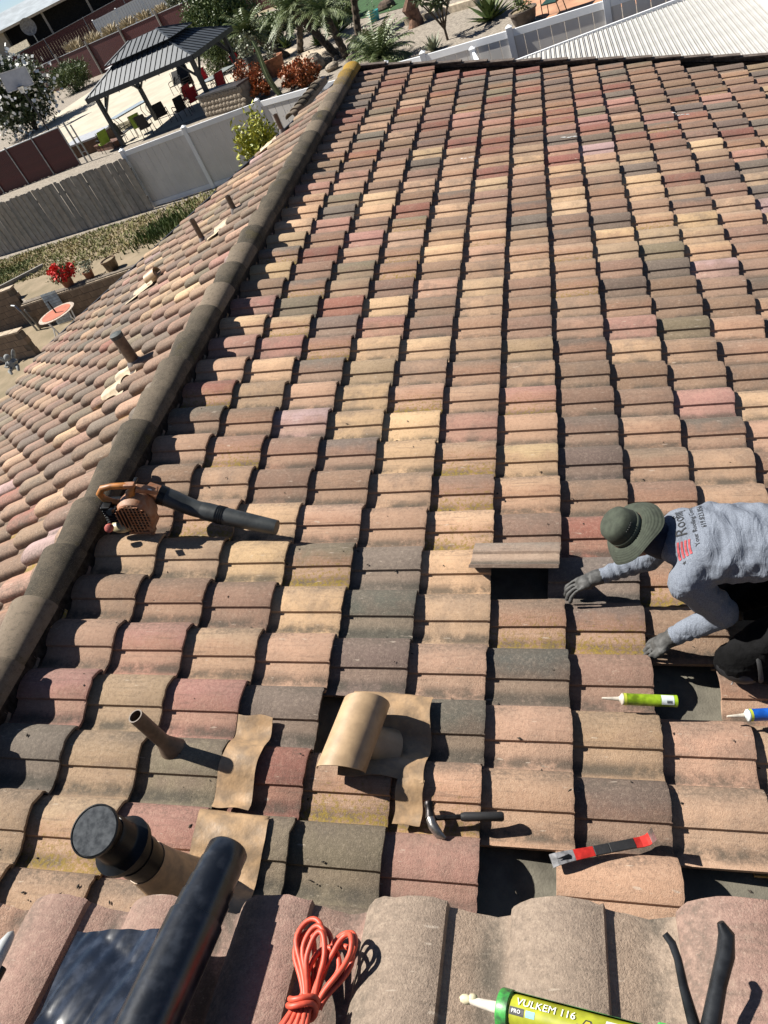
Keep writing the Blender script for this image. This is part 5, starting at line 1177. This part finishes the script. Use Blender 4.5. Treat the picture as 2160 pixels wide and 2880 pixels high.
MB().box(hp(-7.3, -.06, 1.3), (1.9, .1, 2.4), MH).build('door', mat('pale_blue_door', (.5, .56, .6), .6), t)
t = thing('satellite_dish', 'grey satellite dish on a thin mast before the carport house', 'satellite dish', (-59.5, 94.0, -.6)); MB().tube([(0, 0, 0), (0, 0, 2.7)], .06, 8).build('mast', M_GALV, t); MB().lathe([(.02, 0), (.6, .1), (.95, .28)], 20, Matrix.Translation((0, 0, 3.1)) @ Matrix.Rotation(radians(100), 4, 'X') @ Matrix.Rotation(.3, 4, 'Y'), cap=False).build('dish', mat('grey_mesh_dish', (.2, .2, .21), .6), t)
t = thing('dog_house', 'teal playhouse with tan roof in front of the carport house', 'playhouse', (-59.6, 89.8, -.6), (0, 0, .5)); MB().box((0, 0, .7), (2.0, 1.6, 1.4)).build('wall', mat('teal_paint', (.02, .22, .2), .6), t); MB().add([(-1.3, -1, 1.4), (1.3, -1, 1.4), (1.3, 0, 2.1), (-1.3, 0, 2.1), (-1.3, 1, 1.4), (1.3, 1, 1.4)], [(0, 1, 2, 3), (3, 2, 5, 4)]).build('roof', mat('tan_roof', (.42, .36, .25), .9), t); MB().box((.1, -.82, .55), (.55, .06, .8)).build('door', M_BLACKP, t)
# ------------------------------------------------------------------ block wall, table and ornaments under the far eave
M_BLK = mat('tan_block', (.27, .20, .14), .95, 0, .2, 3, .4, 30); M_MORT = mat('block_mortar', (.16, .13, .10), .95)
def block_wall(label, a, b, z0, h, bl=.40, bh=.19, cap=True):
    a, b = Vector((*a, z0)), Vector((*b, z0)); t = thing('block_wall', label, 'wall', a); d = (b - a); L = d.length; u = d.normalized(); n = max(1, int(L / bl)); rows = max(1, round(h / bh)); me_ = MB().box((0, 0, 0), (bl - .012, .20, bh - .012)).mesh('block', M_BLK); ang = math.atan2(u.y, u.x)
    MB().bar(u * .03 + Vector((0, 0, h / 2)), d - u * .03 + Vector((0, 0, h / 2)), .17, h - .02).build('core', M_MORT, t)
    for r_ in range(rows):
        for c in range(n):
            x = bl * (c + .5) + (bl / 2 if r_ % 2 else 0)
            if x + bl / 2 > L + .05: continue
            o = bpy.data.objects.new('block', me_); COL.objects.link(o); o.parent = t; o.matrix_basis = Matrix.Translation(u * x + Vector((0, 0, bh * (r_ + .5)))) @ Matrix.Rotation(ang, 4, 'Z')
    if cap:
        k = 0; cm = MB().box((0, 0, 0), (.38, .26, .05)).mesh('coping', mat('pale_coping', (.45, .36, .26), .95))
        while (k + .5) * .40 < L: o = bpy.data.objects.new('coping', cm); COL.objects.link(o); o.parent = t; o.matrix_basis = Matrix.Translation(u * (k + .5) * .40 + Vector((0, 0, rows * bh + .026))) @ Matrix.Rotation(ang, 4, 'Z'); k += 1
block_wall('tan block retaining wall with pale coping below the geraniums', (-14.75, 14.05), (-10.4, 14.0), -4.1, .85)
block_wall('taller tan block wall running away at the left', (-20.5, 14.6), (-15.3, 14.75), -4.1, 1.15)
block_wall('low stepped block planter wall with carved ornaments on it', (-16.0, 12.4), (-13.6, 12.1), -4.1, .75)
t = thing('downpipe', 'grey conduit running down the block wall corner', 'pipe', (-14.75, 13.85, -4.1)); MB().tube([(0, 0, 0), (-.05, 0, .7), (-.15, .05, .88), (-.3, .1, .9)], .03, 8).build('conduit', M_GALV, t); MB().tube([(.14, 0, 0), (.1, 0, .7)], .025, 8).build('thin_conduit', M_GALV, t)
t = thing('shutter_panel', 'pale grey louvred shutter leaning on the block wall', 'shutter', (-13.55, 13.85, -4.1)); M_SHT = mat('pale_shutter', (.5, .55, .54), .6)
for k in range(11): MB().box((0, -.12 + .012 * k, .06 + .085 * k), (.55, .02, .075), Matrix.Rotation(-.25, 3, 'X')).build('slat', M_SHT, t)
t = thing('round_table', 'round patio table with red mosaic top and umbrella pole', 'table', (-12.65, 12.6, -4.1)); MB().lathe([(.52, .72), (.55, .73), (.55, .745), (.43, .75)], 30).build('mosaic_rim', mat('pebble_mosaic', (.48, .38, .30), .8, 0, .4, 30), t); MB().lathe([(.44, .74), (.44, .757), (.001, .758)], 30).build('table_top', mat('red_tile_top', (.42, .11, .05), .6, 0, .15, 4), t)
for k in range(4): MB().tube([(.5 * cos(k * 1.57), .5 * sin(k * 1.57), .72), (.42 * cos(k * 1.57), .42 * sin(k * 1.57), .35), (.6 * cos(k * 1.57), .6 * sin(k * 1.57), 0)], .022, 8).build('leg', M_WHITEV, t)
MB().tube([(0, 0, .75), (0, 0, 1.12)], .022, 8).build('umbrella_pole', M_BLKM, t)
def cherub(label, x, y, z, s_, m, rz):
    t = thing('garden_statue', label, 'statue', (x, y, z), (0, 0, rz)); q = MB(); q.ell((0, 0, .18 * s_), (.16 * s_, .13 * s_, .2 * s_)); q.ell((0, 0, .44 * s_), (.11 * s_, .11 * s_, .12 * s_)); q.tube([(-.1 * s_, 0, .3 * s_), (-.22 * s_, -.08 * s_, .22 * s_), (-.12 * s_, -.16 * s_, .2 * s_)], [.05 * s_, .045 * s_, .035 * s_], 8); q.tube([(.1 * s_, 0, .3 * s_), (.22 * s_, -.1 * s_, .26 * s_), (.1 * s_, -.17 * s_, .25 * s_)], [.05 * s_, .045 * s_, .035 * s_], 8); q.tube([(-.1 * s_, -.05 * s_, .08 * s_), (-.15 * s_, -.28 * s_, .1 * s_), (-.12 * s_, -.34 * s_, 0)], [.07 * s_, .06 * s_, .04 * s_], 8); q.tube([(.1 * s_, -.05 * s_, .08 * s_), (.15 * s_, -.28 * s_, .1 * s_), (.12 * s_, -.34 * s_, 0)], [.07 * s_, .06 * s_, .04 * s_], 8)
    q.build('figure', m, t, 60)
    for k in (-1, 1): MB().ell((k * .18 * s_, .12 * s_, .4 * s_), (.07 * s_, .03 * s_, .2 * s_), 10, 8, Matrix.Rotation(k * .6, 3, 'Y')).build('wing', m, t, 60)
cherub('pale winged garden statue at the edge of the eave', -13.25, 10.7, -4.1 + .35, .8, mat('pale_cast_stone', (.30, .31, .30), .9, 0, .2, 10), .5)
cherub('dark winged garden statue on the stepped block wall', -14.9, 12.3, -4.1 + .78, .9, mat('dark_bronze_cast', (.04, .045, .05), .5, 0, .3, 10), .3)
MB().bar((-17.6, 15.9, TZ + .06), (-15.6, 16.9, TZ + .06), .09, .14).build('timber_edging', M_BOARD[2], None); tag(bpy.data.objects['timber_edging'], 'dark timber edging board on the dry ground', 'timber')
# ------------------------------------------------------------------ white slatted patio cover beyond the gable
M_ALU = mat('white_aluminium', (.50, .49, .465), .55, 0, .08, 2)
t = thing('patio_cover', 'white ribbed aluminium patio cover beyond the gable edge', 'patio cover', (.4, 7.6, -1.75)); wd_ = .0955; me_ = MB().box((wd_ / 2 - .003, 3.0, 0), (wd_ - .018, 6.0, .03)).box((.010, 3.0, .02), (.010, 6.0, .035)).mesh('slat', M_ALU)
for k in range(48):
    o = bpy.data.objects.new('slat', me_); COL.objects.link(o); o.parent = t; o.location = (k * wd_, 0, -.0015 * k)
MB().box((2.29, 6.03, -.06), (4.65, .06, .18)).build('fascia', M_WHITEV, t); MB().box((4.63, 3.0, -.06), (.07, 6.0, .2)).build('fascia', M_WHITEV, t); MB().box((2.29, 5.2, -.17), (4.5, .1, .2)).build('beam', M_WHITEV, t)
for x in (.1, 2.3, 4.5): MB().box((x, 5.2, -1.2), (.1, .1, 1.9)).build('post', M_WHITEV, t)
